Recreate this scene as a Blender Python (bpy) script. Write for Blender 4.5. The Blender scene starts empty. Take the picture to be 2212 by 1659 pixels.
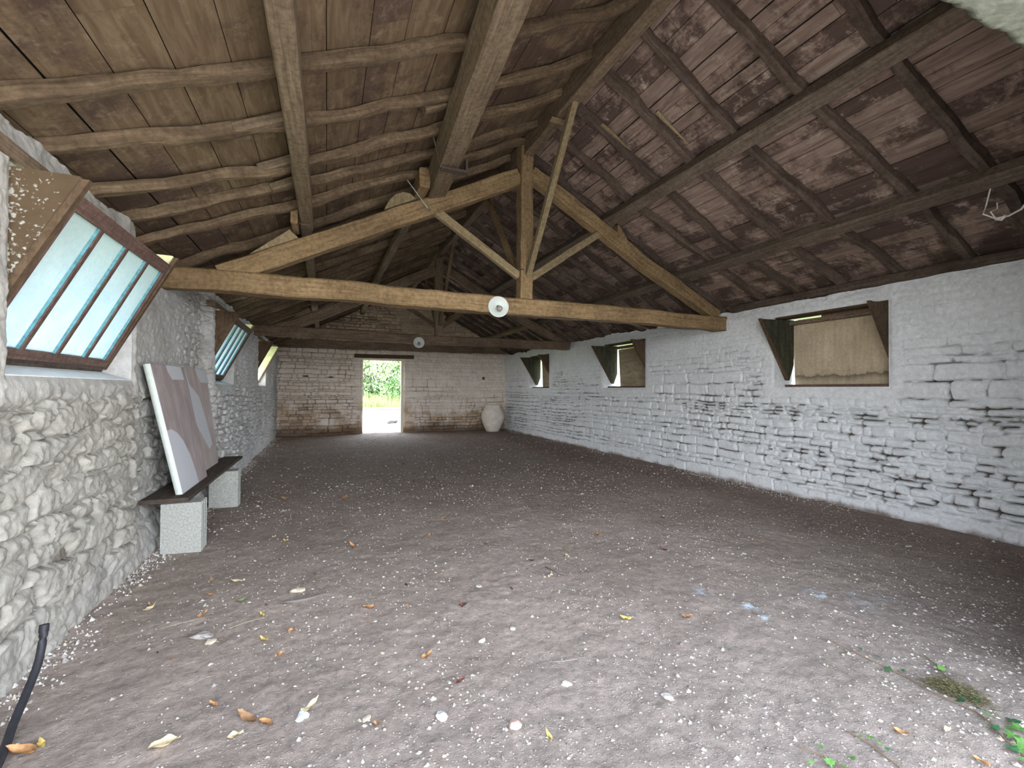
import bpy, bmesh, math, random
import numpy as np
from mathutils import Vector, Matrix

C = bpy.context.scene.collection
S = bpy.context.scene
PI = math.pi

# ------------------------------------------------------------------ camera
YAW, PITCH, ROLL, FPX, EYE = 0.392, 0.013, 0.005, 967.74, 1.5
F = Vector((math.sin(YAW) * math.cos(PITCH), math.cos(YAW) * math.cos(PITCH), math.sin(PITCH)))
R0 = Vector((math.cos(YAW), -math.sin(YAW), 0)); U0 = R0.cross(F)
RR = R0 * math.cos(ROLL) + U0 * math.sin(ROLL); UU = U0 * math.cos(ROLL) - R0 * math.sin(ROLL)
cd = bpy.data.cameras.new('camera'); cam = bpy.data.objects.new('camera', cd); C.objects.link(cam)
cam.matrix_world = Matrix(((RR.x, UU.x, -F.x, 0), (RR.y, UU.y, -F.y, 0), (RR.z, UU.z, -F.z, EYE), (0, 0, 0, 1)))
cd.sensor_width = 36; cd.lens = FPX / 2212 * 36; cd.clip_start = 0.02; cd.clip_end = 500
S.camera = cam

# ------------------------------------------------------------------ sky, exposure
w = bpy.data.worlds.new('overcast_sky'); S.world = w; w.use_nodes = True
nt = w.node_tree; nt.nodes.clear()
wo = nt.nodes.new('ShaderNodeOutputWorld'); bg = nt.nodes.new('ShaderNodeBackground')
tc = nt.nodes.new('ShaderNodeTexCoord'); sp = nt.nodes.new('ShaderNodeSeparateXYZ'); cr = nt.nodes.new('ShaderNodeValToRGB')
for p_, c_ in ((.58, (.88, .91, .97)), (.7, (.50, .56, .66))): cr.color_ramp.elements.new(p_).color = (*c_, 1)
cr.color_ramp.elements[0].position = .5; cr.color_ramp.elements[0].color = (1.0, 1.0, 1.0, 1)
cr.color_ramp.elements[3].position = 1.0; cr.color_ramp.elements[3].color = (.20, .25, .33, 1)
mm = nt.nodes.new('ShaderNodeMath'); mm.operation = 'MULTIPLY_ADD'; mm.inputs[1].default_value = 0.5; mm.inputs[2].default_value = 0.5
nt.links.new(tc.outputs['Generated'], sp.inputs[0]); nt.links.new(sp.outputs['Z'], mm.inputs[0]); nt.links.new(mm.outputs[0], cr.inputs[0])
nt.links.new(cr.outputs[0], bg.inputs[0]); bg.inputs[1].default_value = 1.35
nt.links.new(bg.outputs[0], wo.inputs[0])
S.view_settings.view_transform = 'Standard'; S.view_settings.look = 'None'; S.view_settings.gamma = 1
S.view_settings.use_curve_mapping = False
S.view_settings.exposure = 3.62
S.cycles.max_bounces = 12; S.cycles.diffuse_bounces = 8; S.cycles.glossy_bounces = 3; S.cycles.transmission_bounces = 6
S.cycles.use_denoising = True; S.cycles.use_adaptive_sampling = False
S.cycles.caustics_reflective = False; S.cycles.caustics_refractive = False
S.cycles.sample_clamp_indirect = 6


sun = bpy.data.lights.new('sun', 'SUN'); sun.energy = 3.0; sun.angle = .02; sun.color = (1, .97, .94)
so = bpy.data.objects.new('sun', sun); C.objects.link(so)
so.rotation_euler = Vector((.66, .12, -.74)).to_track_quat('-Z', 'Y').to_euler()


def portal(name, loc, direction, sx, sy):
    l = bpy.data.lights.new(name, 'AREA'); l.shape = 'RECTANGLE'; l.size = sx; l.size_y = sy
    l.cycles.is_portal = True
    o = bpy.data.objects.new(name, l); C.objects.link(o); o.location = loc
    o.rotation_euler = Vector(direction).to_track_quat('-Z', 'Y').to_euler()
    return o


portal('entrance_daylight', (1.0, .36, 1.5), (0, 1, 0), 4.6, 3.1)
portal('back_door_daylight', (1.75, 16.1, 1.28), (0, -1, 0), 1.4, 2.5)
for yc in (3.67, 7.97, 12.2):
    portal('window_daylight', (-1.95, yc, 2.08), (1, 0, 0), 1.5, 1.05)

# ------------------------------------------------------------------ room numbers (metres)
XL, XR, YF, YN = -1.435, 6.15, 15.54, 0.95
WT = 0.5
RIDGE_X, RIDGE_Z = 2.48, 4.85
SL, SR = 0.51, (4.85 - 2.85) / (6.15 - 2.48)
ZOPEN = (1.56, 2.59)
WIN_L = [(2.93, 4.44), (7.27, 8.67), (11.5, 12.9)]
WIN_R = [(3.19, 4.655), (7.575, 9.11), (11.95, 13.34)]
DOOR = (1.10, 2.42, 2.51)
T1, T2 = 5.5, 10.7


def zroof(x):                      # underside of the rafters
    return RIDGE_Z - SL * (RIDGE_X - x) if x < RIDGE_X else RIDGE_Z - SR * (x - RIDGE_X)


# ------------------------------------------------------------------ numpy noise
def _h(ix, iy, iz, s):
    n = (ix * 374761393 + iy * 668265263 + iz * 2147483647 + s * 974634777) & 0xFFFFFFFF
    n = ((n ^ (n >> 13)) * 1274126177) & 0xFFFFFFFF
    n = ((n ^ (n >> 16)) * 2246822519) & 0xFFFFFFFF
    return ((n ^ (n >> 15)) & 0xFFFFFF) / 16777215.0


def vn(x, y, z=0.0, s=0):
    x, y, z = np.broadcast_arrays(np.asarray(x, float), np.asarray(y, float), np.asarray(z, float))
    ix, iy, iz = [np.floor(a).astype(np.int64) for a in (x, y, z)]
    fx, fy, fz = x - ix, y - iy, z - iz
    fx, fy, fz = [a * a * (3 - 2 * a) for a in (fx, fy, fz)]
    r = 0
    for dx in (0, 1):
        for dy in (0, 1):
            for dz in (0, 1):
                wgt = (fx if dx else 1 - fx) * (fy if dy else 1 - fy) * (fz if dz else 1 - fz)
                r = r + wgt * _h(ix + dx, iy + dy, iz + dz, s)
    return r * 2 - 1


def fbm(x, y, z=0.0, s=0, o=4):
    r, a, f = 0, 1.0, 1.0
    for k in range(o):
        r = r + a * vn(x * f, y * f, np.asarray(z) * f, s + k * 17); a *= .5; f *= 2.03
    return r / 1.9


def sst(a, b, x):
    t = np.clip((x - a) / (b - a), 0, 1); return t * t * (3 - 2 * t)


def stones(u, v, seed, ch=0.1, sl=0.3, joint=0.02, warp=0.03):
    """coursed rubble: height 0..1 of every point, joint mask, per-stone random"""
    rg = np.random.RandomState(seed)
    vv = v + warp * fbm(u * 1.1, v * 1.3, 0, seed + 3, 3) + 0.016 * fbm(u * 6, v * 5, 0, seed + 4, 3)
    uu = u + 0.03 * fbm(u * 5, v * 8, 3, seed + 5, 3)
    lo, hi = float(vv.min()) - .3, float(vv.max()) + .3
    hs = [lo]
    while hs[-1] < hi:
        hs.append(hs[-1] + ch * rg.choice([.6, .8, 1, 1.15, 1.5], p=[.2, .25, .3, .15, .1]) * rg.uniform(.85, 1.15))
    hs = np.array(hs)
    row = np.clip(np.searchsorted(hs, vv.ravel()) - 1, 0, len(hs) - 2)
    dv = np.minimum(vv.ravel() - hs[row], hs[row + 1] - vv.ravel())
    ulo, uhi = float(uu.min()) - 1, float(uu.max()) + 1
    du = np.empty_like(dv); rid = np.empty_like(dv); uf = uu.ravel(); cu = np.empty_like(dv)
    order = np.argsort(row, kind='stable'); rs = row[order]
    st = np.searchsorted(rs, np.arange(len(hs) + 1))
    for r in range(len(hs) - 1):
        idx = order[st[r]:st[r + 1]]
        if len(idx) == 0: continue
        hh = hs[r + 1] - hs[r]
        n = int((uhi - ulo) / (sl * .45)) + 4
        e = ulo + np.concatenate([[0], np.cumsum(sl * rg.uniform(.45, 1.6, n) * (.7 + hh / ch * .3))])
        c = np.clip(np.searchsorted(e, uf[idx]) - 1, 0, len(e) - 2)
        du[idx] = np.minimum(uf[idx] - e[c], e[c + 1] - uf[idx])
        cu[idx] = (uf[idx] - .5 * (e[c] + e[c + 1])) / (e[c + 1] - e[c])
        rid[idx] = _h(c.astype(np.int64), np.full(len(c), r, dtype=np.int64), 0, seed)
    jj = joint * (0.55 + .6 * (fbm(uf * 3, vv.ravel() * 9, 9, seed, 2) + .5))
    jj = np.maximum(jj, .004)
    rad = 0.036
    a = np.maximum(rad - dv, 0); b = np.maximum(rad - du, 0)
    d = rad - np.sqrt(a * a + b * b)
    d = np.where((a > 0) & (b > 0), d, np.minimum(dv, du))
    edge = sst(0, 1, (d - jj * .35) / (jj * 1.1))
    joint_m = 1 - sst(0, 1, (d - jj * .15) / (jj * .6))
    dome = 1 - np.clip(1 - d / 0.05, 0, 1) ** 2
    h = edge * (.5 + .5 * dome) + .8 * (rid - .5) * edge + cu * (rid - .5) * .7 * edge
    return h.reshape(u.shape), joint_m.reshape(u.shape), rid.reshape(u.shape)


def rubble(u, v, seed, su=.27, sv=.16):
    """uncoursed lumps: dome height, joint mask, per-stone random"""
    wu = u + .10 * fbm(u * 2.3, v * 2.6, 0, seed, 3) + .02 * fbm(u * 13, v * 13, 0, seed + 1, 2); wv = v + .06 * fbm(u * 2.1, v * 3.1, 4, seed + 2, 3) + .012 * fbm(u * 12, v * 14, 0, seed + 3, 2)
    x, y = wu / su, wv / sv; x = x + .5 * (np.floor(y).astype(int) % 2); ix, iy = np.floor(x).astype(np.int64), np.floor(y).astype(np.int64)
    d1 = np.full(u.shape, 9.); d2 = np.full(u.shape, 9.); rid = np.zeros(u.shape)
    for a in (-1, 0, 1):
        for b in (-1, 0, 1):
            cx = ix + a + .5 + .42 * (2 * _h(ix + a, iy + b, 1, seed) - 1); cy = iy + b + .5 + .40 * (2 * _h(ix + a, iy + b, 2, seed) - 1)
            d = (np.abs(x - cx) ** 2.6 + np.abs(y - cy) ** 2.6) ** (1 / 2.6); n = _h(ix + a, iy + b, 3, seed)
            m = d < d1; d2 = np.where(m, d1, np.minimum(d2, d)); rid = np.where(m, n, rid); d1 = np.where(m, d, d1)
    e = d2 - d1
    return sst(0, .22, e) * (.7 + .3 * sst(0, .7, e)) + 1.0 * (rid - .5) * sst(.02, .15, e), 1 - sst(.02, .07, e), rid


# ------------------------------------------------------------------ mesh helpers
def mk(name, verts, faces, mat=None, parent=None, uv=None, attrs=None, smooth=False, mats=None, midx=None, angle=None):
    me = bpy.data.meshes.new(name)
    if isinstance(faces, np.ndarray):
        nf, k = faces.shape
        me.vertices.add(len(verts)); me.vertices.foreach_set('co', np.asarray(verts, np.float32).ravel())
        me.loops.add(nf * k); me.loops.foreach_set('vertex_index', faces.astype(np.int32).ravel())
        me.polygons.add(nf); me.polygons.foreach_set('loop_start', np.arange(0, nf * k, k, dtype=np.int32))
        me.update(calc_edges=True); me.validate()
    else:
        me.from_pydata([tuple(map(float, v)) for v in verts], [], faces)
    for m_ in (mats or ([mat] if mat else [])): me.materials.append(m_)
    if midx is not None: me.polygons.foreach_set('material_index', np.asarray(midx, np.int32))
    if uv is not None:
        l = me.uv_layers.new(name='UVMap'); l.data.foreach_set('uv', np.asarray(uv, np.float32).ravel())
    for k_, v_ in (attrs or {}).items():
        v_ = np.asarray(v_, np.float32)
        if v_.ndim == 2:
            a = me.attributes.new(k_, 'FLOAT_COLOR', 'POINT'); a.data.foreach_set('color', v_.ravel())
        else:
            a = me.attributes.new(k_, 'FLOAT', 'POINT'); a.data.foreach_set('value', v_)
    if smooth: me.polygons.foreach_set('use_smooth', np.ones(len(me.polygons), bool))
    if angle is not None: me.set_sharp_from_angle(angle=angle)
    o = bpy.data.objects.new(name, me); C.objects.link(o)
    if parent: o.parent = parent
    return o


def tag(o, label, cat, group=None, kind=None):
    o['label'] = label; o['category'] = cat
    if group: o['group'] = group
    if kind: o['kind'] = kind
    return o


def struct(o, label=None, cat=None):
    o['kind'] = 'structure'
    if label: o['label'] = label
    if cat: o['category'] = cat
    return o


def empty(name, loc):
    o = bpy.data.objects.new(name, None); C.objects.link(o); o.location = loc; o.empty_display_size = .1
    return o


def own(e, *kids):
    """parent kids built in world space to empty e"""
    for k in kids:
        k.parent = e; k.matrix_parent_inverse = Matrix.Translation(-Vector(e.location))
    return e


class MB:
    def __init__(s): s.v = []; s.f = []; s.uv = []; s.m = []
    def box(s, lo, hi, mi=0, M=None):
        x0, y0, z0 = lo; x1, y1, z1 = hi
        P = [(x0, y0, z0), (x1, y0, z0), (x1, y1, z0), (x0, y1, z0), (x0, y0, z1), (x1, y0, z1), (x1, y1, z1), (x0, y1, z1)]
        return s.hexa(P, mi, M)
    def hexa(s, P, mi=0, M=None):
        if M is not None: P = [M @ Vector(p) for p in P]
        b = len(s.v); s.v += [tuple(p) for p in P]
        L = max(range(3), key=lambda i: abs(P[6][i] - P[0][i]))
        for q in ((0, 3, 2, 1), (4, 5, 6, 7), (0, 1, 5, 4), (1, 2, 6, 5), (2, 3, 7, 6), (3, 0, 4, 7)):
            s.f.append(tuple(b + i for i in q)); s.m.append(mi)
            o2 = [i for i in range(3) if i != L]
            for i in q:
                p = P[i]; s.uv += [p[L], p[o2[0]] + p[o2[1]]]
        return s
    def prism(s, pts, off, mi=0):
        n = len(pts); b = len(s.v); off = Vector(off)
        s.v += [tuple(p) for p in pts] + [tuple(Vector(p) + off) for p in pts]
        s.f.append(tuple(b + i for i in range(n))[::-1]); s.f.append(tuple(b + n + i for i in range(n))); s.m += [mi, mi]
        for p in pts[::-1]: s.uv += [p[2], p[0] + p[1]]
        for p in pts: s.uv += [p[2], p[0] + p[1]]
        for i in range(n):
            j = (i + 1) % n; s.f.append((b + i, b + j, b + n + j, b + n + i)); s.m.append(mi)
            d = (Vector(pts[j]) - Vector(pts[i])).length; w_ = off.length
            s.uv += [0, 0, d, 0, d, w_, 0, w_]
        return s
    def tube(s, pts, r, n=8, mi=0, cap=True):
        pts = [Vector(p) for p in pts]; b = len(s.v); rr = r if isinstance(r, (list, tuple)) else [r] * len(pts)
        L = 0; Ls = []
        for i, p in enumerate(pts):
            t = (pts[min(i + 1, len(pts) - 1)] - pts[max(i - 1, 0)]).normalized()
            a = Vector((0, 0, 1)) if abs(t.z) < .9 else Vector((1, 0, 0))
            x = t.cross(a).normalized(); y = x.cross(t)
            for k in range(n):
                s.v.append(tuple(p + (x * math.cos(2 * PI * k / n) + y * math.sin(2 * PI * k / n)) * rr[i]))
            if i: L += (p - pts[i - 1]).length
            Ls.append(L)
        for i in range(len(pts) - 1):
            for k in range(n):
                k2 = (k + 1) % n
                s.f.append((b + i * n + k, b + i * n + k2, b + (i + 1) * n + k2, b + (i + 1) * n + k)); s.m.append(mi)
                c0, c1 = 2 * PI * rr[i] * k / n, 2 * PI * rr[i] * (k + 1) / n
                s.uv += [Ls[i], c0, Ls[i], c1, Ls[i + 1], c1, Ls[i + 1], c0]
        if cap:
            s.f.append(tuple(b + k for k in range(n))[::-1]); s.f.append(tuple(b + (len(pts) - 1) * n + k for k in range(n)))
            s.m += [mi, mi]; s.uv += [0, 0] * (2 * n)
        return s
    def lathe(s, prof, n=32, M=None, mi=0):
        b = len(s.v); M = M or Matrix()
        for (r, z) in prof:
            for k in range(n): s.v.append(tuple(M @ Vector((r * math.cos(2 * PI * k / n), r * math.sin(2 * PI * k / n), z))))
        for i in range(len(prof) - 1):
            for k in range(n):
                k2 = (k + 1) % n
                s.f.append((b + i * n + k, b + i * n + k2, b + (i + 1) * n + k2, b + (i + 1) * n + k)); s.m.append(mi)
                s.uv += [k / n, i, (k + 1) / n, i, (k + 1) / n, i + 1, k / n, i + 1]
        return s
    def build(s, name, mats, parent=None, smooth=False, angle=None):
        if not isinstance(mats, (list, tuple)): mats = [mats]
        return mk(name, s.v, s.f, mats=mats, midx=s.m, uv=s.uv, smooth=smooth or angle is not None, angle=angle, parent=parent)


def beam(name, pts, w_, h_, mat, up=(0, 0, 1), wob=.008, seed=0, ch=.012, res=.1, rnd=0.0, taper=None, mats=None):
    """hewn timber along a polyline of centres; w_ across, h_ along up"""
    P = [Vector(p) for p in pts]; out = []; acc = [0]
    for i in range(len(P) - 1):
        d = (P[i + 1] - P[i]).length; n = max(1, int(d / res))
        for k in range(n): out.append(P[i].lerp(P[i + 1], k / n))
    out.append(P[-1])
    if len(P) > 2:                                       # soften kinks
        for _ in range(2): out = [out[0]] + [(out[i - 1] + out[i] * 2 + out[i + 1]) / 4 for i in range(1, len(out) - 1)] + [out[-1]]
    up = Vector(up); hw, hh = w_ / 2, h_ / 2; c = min(ch, hw * .6, hh * .6)
    if rnd > 0:
        n = 12; ring = []
        for k in range(n):
            a = 2 * PI * (k + .5) / n; ca, sa = math.cos(a), math.sin(a)
            q = 1 / max(abs(ca), abs(sa)); q = q * (1 - rnd) + rnd
            ring.append((ca * q * hw, sa * q * hh))
    else:
        ring = [(hw, -hh + c), (hw, 0), (hw, hh - c), (hw - c, hh), (0, hh), (-hw + c, hh), (-hw, hh - c), (-hw, 0), (-hw, -hh + c), (-hw + c, -hh), (0, -hh), (hw - c, -hh)]
    n = len(ring); V = []; Ls = []; L = 0
    for i, p in enumerate(out):
        t = (out[min(i + 1, len(out) - 1)] - out[max(i - 1, 0)]).normalized()
        sd = t.cross(up).normalized(); u = sd.cross(t)
        if i: L += (p - out[i - 1]).length
        Ls.append(L); f = 1 if taper is None else 1 + (taper - 1) * i / (len(out) - 1)
        for (a, b) in ring: V.append(p + sd * a * f + u * b * f)
    A = np.array([tuple(v) for v in V])
    if wob:
        q = A * 3.1 + seed * 7.3
        D = np.stack([vn(q[:, 0], q[:, 1], q[:, 2], seed + k) + .5 * vn(q[:, 0] * 2.7, q[:, 1] * 2.7, q[:, 2] * 2.7, seed + 9 + k) for k in range(3)], 1)
        A = A + D * wob
    per = [0]
    for k in range(n):
        a, b = ring[k], ring[(k + 1) % n]; per.append(per[-1] + math.hypot(a[0] - b[0], a[1] - b[1]))
    f = []; uv = []; o_ = seed * 1.37 % 10
    for i in range(len(out) - 1):
        for k in range(n):
            k2 = (k + 1) % n; f.append((i * n + k, (i + 1) * n + k, (i + 1) * n + k2, i * n + k2))
            uv += [Ls[i] + o_, per[k] + o_, Ls[i + 1] + o_, per[k] + o_, Ls[i + 1] + o_, per[k + 1] + o_, Ls[i] + o_, per[k + 1] + o_]
    f.append(tuple(range(n))); f.append(tuple(range((len(out) - 1) * n, len(out) * n))[::-1])
    for k in list(range(n)) + list(range(n))[::-1]: uv += [o_ + ring[k][0] * .2, o_ + ring[k][1]]
    return mk(name, A, f, mat=mat, uv=uv, smooth=True, angle=math.radians(32))


# ------------------------------------------------------------------ material helpers
def newmat(name):
    m = bpy.data.materials.new(name); m.use_nodes = True; nt = m.node_tree; nt.nodes.clear()
    o = nt.nodes.new('ShaderNodeOutputMaterial'); b = nt.nodes.new('ShaderNodeBsdfPrincipled')
    nt.links.new(b.outputs[0], o.inputs[0]); b.inputs['Roughness'].default_value = .9
    b.inputs['Specular IOR Level'].default_value = .2
    return m, nt, b, o


class N:
    def __init__(s, nt): s.nt = nt
    def n(s, t, **k):
        q = s.nt.nodes.new(t)
        for a, v in k.items(): setattr(q, a, v)
        return q
    def l(s, a, b): s.nt.links.new(a, b)
    def coord(s, kind='Object', scale=(1, 1, 1), attr=None):
        t = s.n('ShaderNodeTexCoord'); m = s.n('ShaderNodeMapping'); m.inputs['Scale'].default_value = scale
        s.l(t.outputs[kind], m.inputs['Vector']); return m.outputs[0]
    def geo(s, scale=(1, 1, 1)):
        t = s.n('ShaderNodeNewGeometry'); m = s.n('ShaderNodeMapping'); m.inputs['Scale'].default_value = scale
        s.l(t.outputs['Position'], m.inputs['Vector']); return m.outputs[0]
    def noise(s, vec, scale, detail=4, rough=.55, dist=0):
        q = s.n('ShaderNodeTexNoise'); q.inputs['Scale'].default_value = scale; q.inputs['Detail'].default_value = detail
        q.inputs['Roughness'].default_value = rough; q.inputs['Distortion'].default_value = dist
        s.l(vec, q.inputs['Vector']); return q.outputs['Fac']
    def ramp(s, fac, stops):
        q = s.n('ShaderNodeValToRGB'); e = q.color_ramp.elements
        while len(e) < len(stops): e.new(.5)
        for i, (p, c) in enumerate(stops):
            e[i].position = p; e[i].color = (*c, 1) if hasattr(c, '__len__') else (c, c, c, 1)
        s.l(fac, q.inputs[0]); return q.outputs[0]
    def mix(s, fac, a, b, mode='MIX'):
        q = s.n('ShaderNodeMix', data_type='RGBA', blend_type=mode)
        for v, k in ((fac, 0), (a, 6), (b, 7)):
            if hasattr(v, 'is_linked'): s.l(v, q.inputs[k])
            elif k == 0: q.inputs[0].default_value = v
            else: q.inputs[k].default_value = (*v, 1)
        return q.outputs[2]
    def math(s, op, a, b=0, c=0):
        q = s.n('ShaderNodeMath', operation=op)
        for i, v in enumerate((a, b, c)):
            if hasattr(v, 'is_linked'): s.l(v, q.inputs[i])
            else: q.inputs[i].default_value = v
        return q.outputs[0]
    def attr(s, name, out='Fac'):
        q = s.n('ShaderNodeAttribute', attribute_name=name); return q.outputs[out]
    def bump(s, h, strength, dist, bsdf):
        q = s.n('ShaderNodeBump'); q.inputs['Strength'].default_value = strength; q.inputs['Distance'].default_value = dist
        s.l(h, q.inputs['Height']); s.l(q.outputs[0], bsdf.inputs['Normal'])
        return q


def wood(name, base, dark, light, grain=26, stain=.5, bump=.5, rough=.85, stain_scale=1.6, attr_tone=False, vary=.25):
    m, nt, b, o = newmat(name); g = N(nt)
    uv = g.coord('UV', (1, 1, 1)); uvs = g.coord('UV', (1.3, grain, 1)); pos = g.geo()
    n1 = g.noise(uvs, 1.6, 6, .62, .6); n2 = g.noise(pos, stain_scale, 5, .6, .4); n3 = g.noise(pos, 26, 4, .65)
    col = g.ramp(n1, [(.25, dark), (.47, base), (.72, light)])
    st = g.ramp(n2, [(.42, 0), (.62, 1)])
    col = g.mix(g.math('MULTIPLY', st, stain), col, dark)
    sp_ = g.ramp(n3, [(.35, .72), (.6, 1.1)])
    col = g.mix(1.0, col, sp_, 'MULTIPLY')
    oi = g.n('ShaderNodeObjectInfo')
    t = g.math('MULTIPLY_ADD', oi.outputs['Random'], vary, 1 - vary / 2)
    if attr_tone:
        t = g.math('MULTIPLY_ADD', g.attr('tone'), .55, .72)
    tt = g.n('ShaderNodeCombineColor')
    for i in range(3): g.l(t, tt.inputs[i])
    col = g.mix(1.0, col, tt.outputs[0], 'MULTIPLY')
    g.l(col, b.inputs['Base Color']); b.inputs['Roughness'].default_value = rough
    g.bump(g.math('ADD', n1, g.math('MULTIPLY', n3, .5)), bump, .006, b)
    return m


def plain(name, col, rough=.7, metal=0, nscale=0, namt=.25, bump=0, spec=.3):
    m, nt, b, o = newmat(name); g = N(nt)
    b.inputs['Roughness'].default_value = rough; b.inputs['Metallic'].default_value = metal; b.inputs['Specular IOR Level'].default_value = spec
    if nscale:
        n = g.noise(g.geo(), nscale, 5, .6); c = tuple(x * (1 - namt) for x in col); d = tuple(min(1, x * (1 + namt)) for x in col)
        g.l(g.ramp(n, [(.3, c), (.7, d)]), b.inputs['Base Color'])
        if bump: g.bump(n, bump, .01, b)
    else: b.inputs['Base Color'].default_value = (*col, 1)
    return m


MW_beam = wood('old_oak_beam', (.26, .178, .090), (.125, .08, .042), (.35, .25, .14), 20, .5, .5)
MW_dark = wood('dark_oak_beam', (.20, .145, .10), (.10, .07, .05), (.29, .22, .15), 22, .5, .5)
MW_purl = wood('weathered_purlin', (.19, .14, .09), (.11, .078, .05), (.27, .21, .145), 24, .35, .4)
MW_raft = wood('rough_rafter', (.15, .105, .065), (.07, .048, .03), (.23, .17, .11), 16, .6, .6, vary=.5, stain_scale=3)
MW_raftR = wood('rough_dark_rafter', (.12, .087, .068), (.06, .043, .034), (.18, .14, .113), 16, .6, .6, vary=.5, stain_scale=3)
MW_sawn = wood('sawn_pine', (.28, .215, .12), (.17, .12, .07), (.36, .29, .18), 30, .25, .3)
MW_cheek = wood('painted_cheek_board', (.105, .07, .042), (.06, .04, .026), (.15, .102, .063), 12, .3, .3)
MW_bench = wood('dark_bench_plank', (.085, .065, .052), (.045, .035, .03), (.15, .12, .1), 20, .4, .4)
MW_frame = wood('dull_red_frame', (.13, .08, .065), (.075, .05, .04), (.19, .125, .1), 20, .4, .3)
MW_green = wood('mossy_cheek_board', (.065, .065, .042), (.035, .036, .024), (.13, .13, .09), 9, .5, .4)


def deck_mat(name, base, dark, light, dk, eff):
    m, nt, b, o = newmat(name); g = N(nt)
    uvs = g.coord('UV', (1.2, 9, 1)); pos = g.geo()
    n1 = g.noise(uvs, 2.0, 6, .6, .8); n2 = g.noise(pos, 1.9, 7, .68, .3); n3 = g.noise(pos, 30, 4, .7); n4 = g.noise(pos, 4.5, 6, .75, .2)
    n5 = g.noise(g.coord('UV', (1, 3.5, 1)), 5, 5, .7)
    col = g.ramp(n1, [(.25, dark), (.5, base), (.75, light)])
    tone = g.math('MULTIPLY_ADD', g.attr('tone'), .26, -.13)
    st = g.ramp(g.math('ADD', g.math('ADD', n2, tone), g.math('MULTIPLY_ADD', n3, .22, -.11)), [(.46, 0), (.60, 1)])
    col = g.mix(g.math('MULTIPLY', st, dk), col, (.055, .035, .03))
    ef = g.ramp(g.math('ADD', n4, g.math('MULTIPLY_ADD', n5, .3, -.15)), [(.56, 0), (.7, 1)])
    col = g.mix(g.math('MULTIPLY', ef, eff), col, tuple(min(1, c * 1.35 + .03) for c in light))
    t = g.math('MULTIPLY_ADD', g.attr('tone'), .4, .8)
    tt = g.n('ShaderNodeCombineColor')
    for i in range(3): g.l(t, tt.inputs[i])
    col = g.mix(1.0, col, tt.outputs[0], 'MULTIPLY')
    g.l(col, b.inputs['Base Color']); b.inputs['Roughness'].default_value = .9
    g.bump(g.math('ADD', n1, n3), .35, .005, b)
    return m


M_deckL = deck_mat('tan_roof_boards', (.165, .115, .068), (.095, .063, .038), (.235, .175, .112), .75, .45)
M_deckR = deck_mat('stained_roof_boards', (.285, .205, .165), (.15, .10, .085), (.43, .34, .275), .85, .6)


def limewash(name, paint, under, gap, grey=(.45, .45, .45)):
    """lime paint over stone: attribute 'gap' bares the joints, 'bare' the unpainted stone, 'stain' earth-brown"""
    m, nt, b, o = newmat(name); g = N(nt); pos = g.geo()
    n1 = g.noise(pos, 3.2, 6, .65, .5); n2 = g.noise(pos, 22, 5, .7, .6); n3 = g.noise(pos, 90, 3, .6); n4 = g.noise(pos, 9, 6, .7, 1.2)
    col = g.mix(g.ramp(n1, [(.35, 0), (.7, 1)]), paint, grey)
    col = g.mix(g.attr('lime_falloff_lift'), col, (.74, .76, .78))
    chips = g.ramp(n4, [(.66, 0), (.72, 1)])
    col = g.mix(g.math('MULTIPLY', chips, .55), col, under)
    st = g.ramp(n2, [(.3, .8), (.65, 1.06)])
    bare = g.math('MULTIPLY', g.ramp(g.math('ADD', g.attr('bare'), g.math('MULTIPLY_ADD', n4, .8, -.4)), [(.35, 0), (.65, 1)]), 1.0)
    ston = g.mix(g.attr('rid'), under, tuple(c * .62 for c in under))
    col = g.mix(bare, col, ston)
    col = g.mix(1.0, col, st, 'MULTIPLY')
    brown = g.ramp(g.math('ADD', g.attr('stain'), g.math('MULTIPLY_ADD', n2, .7, -.35)), [(.3, 0), (.7, 1)])
    col = g.mix(g.math('MULTIPLY', brown, .8), col, (.13, .075, .045))
    col = g.mix(g.attr('gap'), col, gap)
    g.l(col, b.inputs['Base Color']); b.inputs['Roughness'].default_value = .95; b.inputs['Specular IOR Level'].default_value = .1
    g.bump(g.math('ADD', g.math('MULTIPLY', n2, .9), g.math('MULTIPLY', n3, .35)), .55, .012, b)
    return m


M_wallR = limewash('limewashed_rubble', (.82, .85, .87), (.44, .37, .29), (.09, .07, .055), (.72, .74, .76))
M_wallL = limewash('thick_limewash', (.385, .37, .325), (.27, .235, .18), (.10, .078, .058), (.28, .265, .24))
M_wallF = limewash('worn_limewash', (.86, .80, .73), (.70, .56, .42), (.13, .085, .058), (.72, .63, .54))
M_plast = plain('cream_lime_plaster', (.60, .60, .50), .95, 0, 14, .12, .5, .1)
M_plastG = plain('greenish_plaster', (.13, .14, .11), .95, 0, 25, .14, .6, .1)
M_sill = plain('white_lime_sill', (.72, .75, .76), .95, 0, 20, .1, .5, .1)


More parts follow.
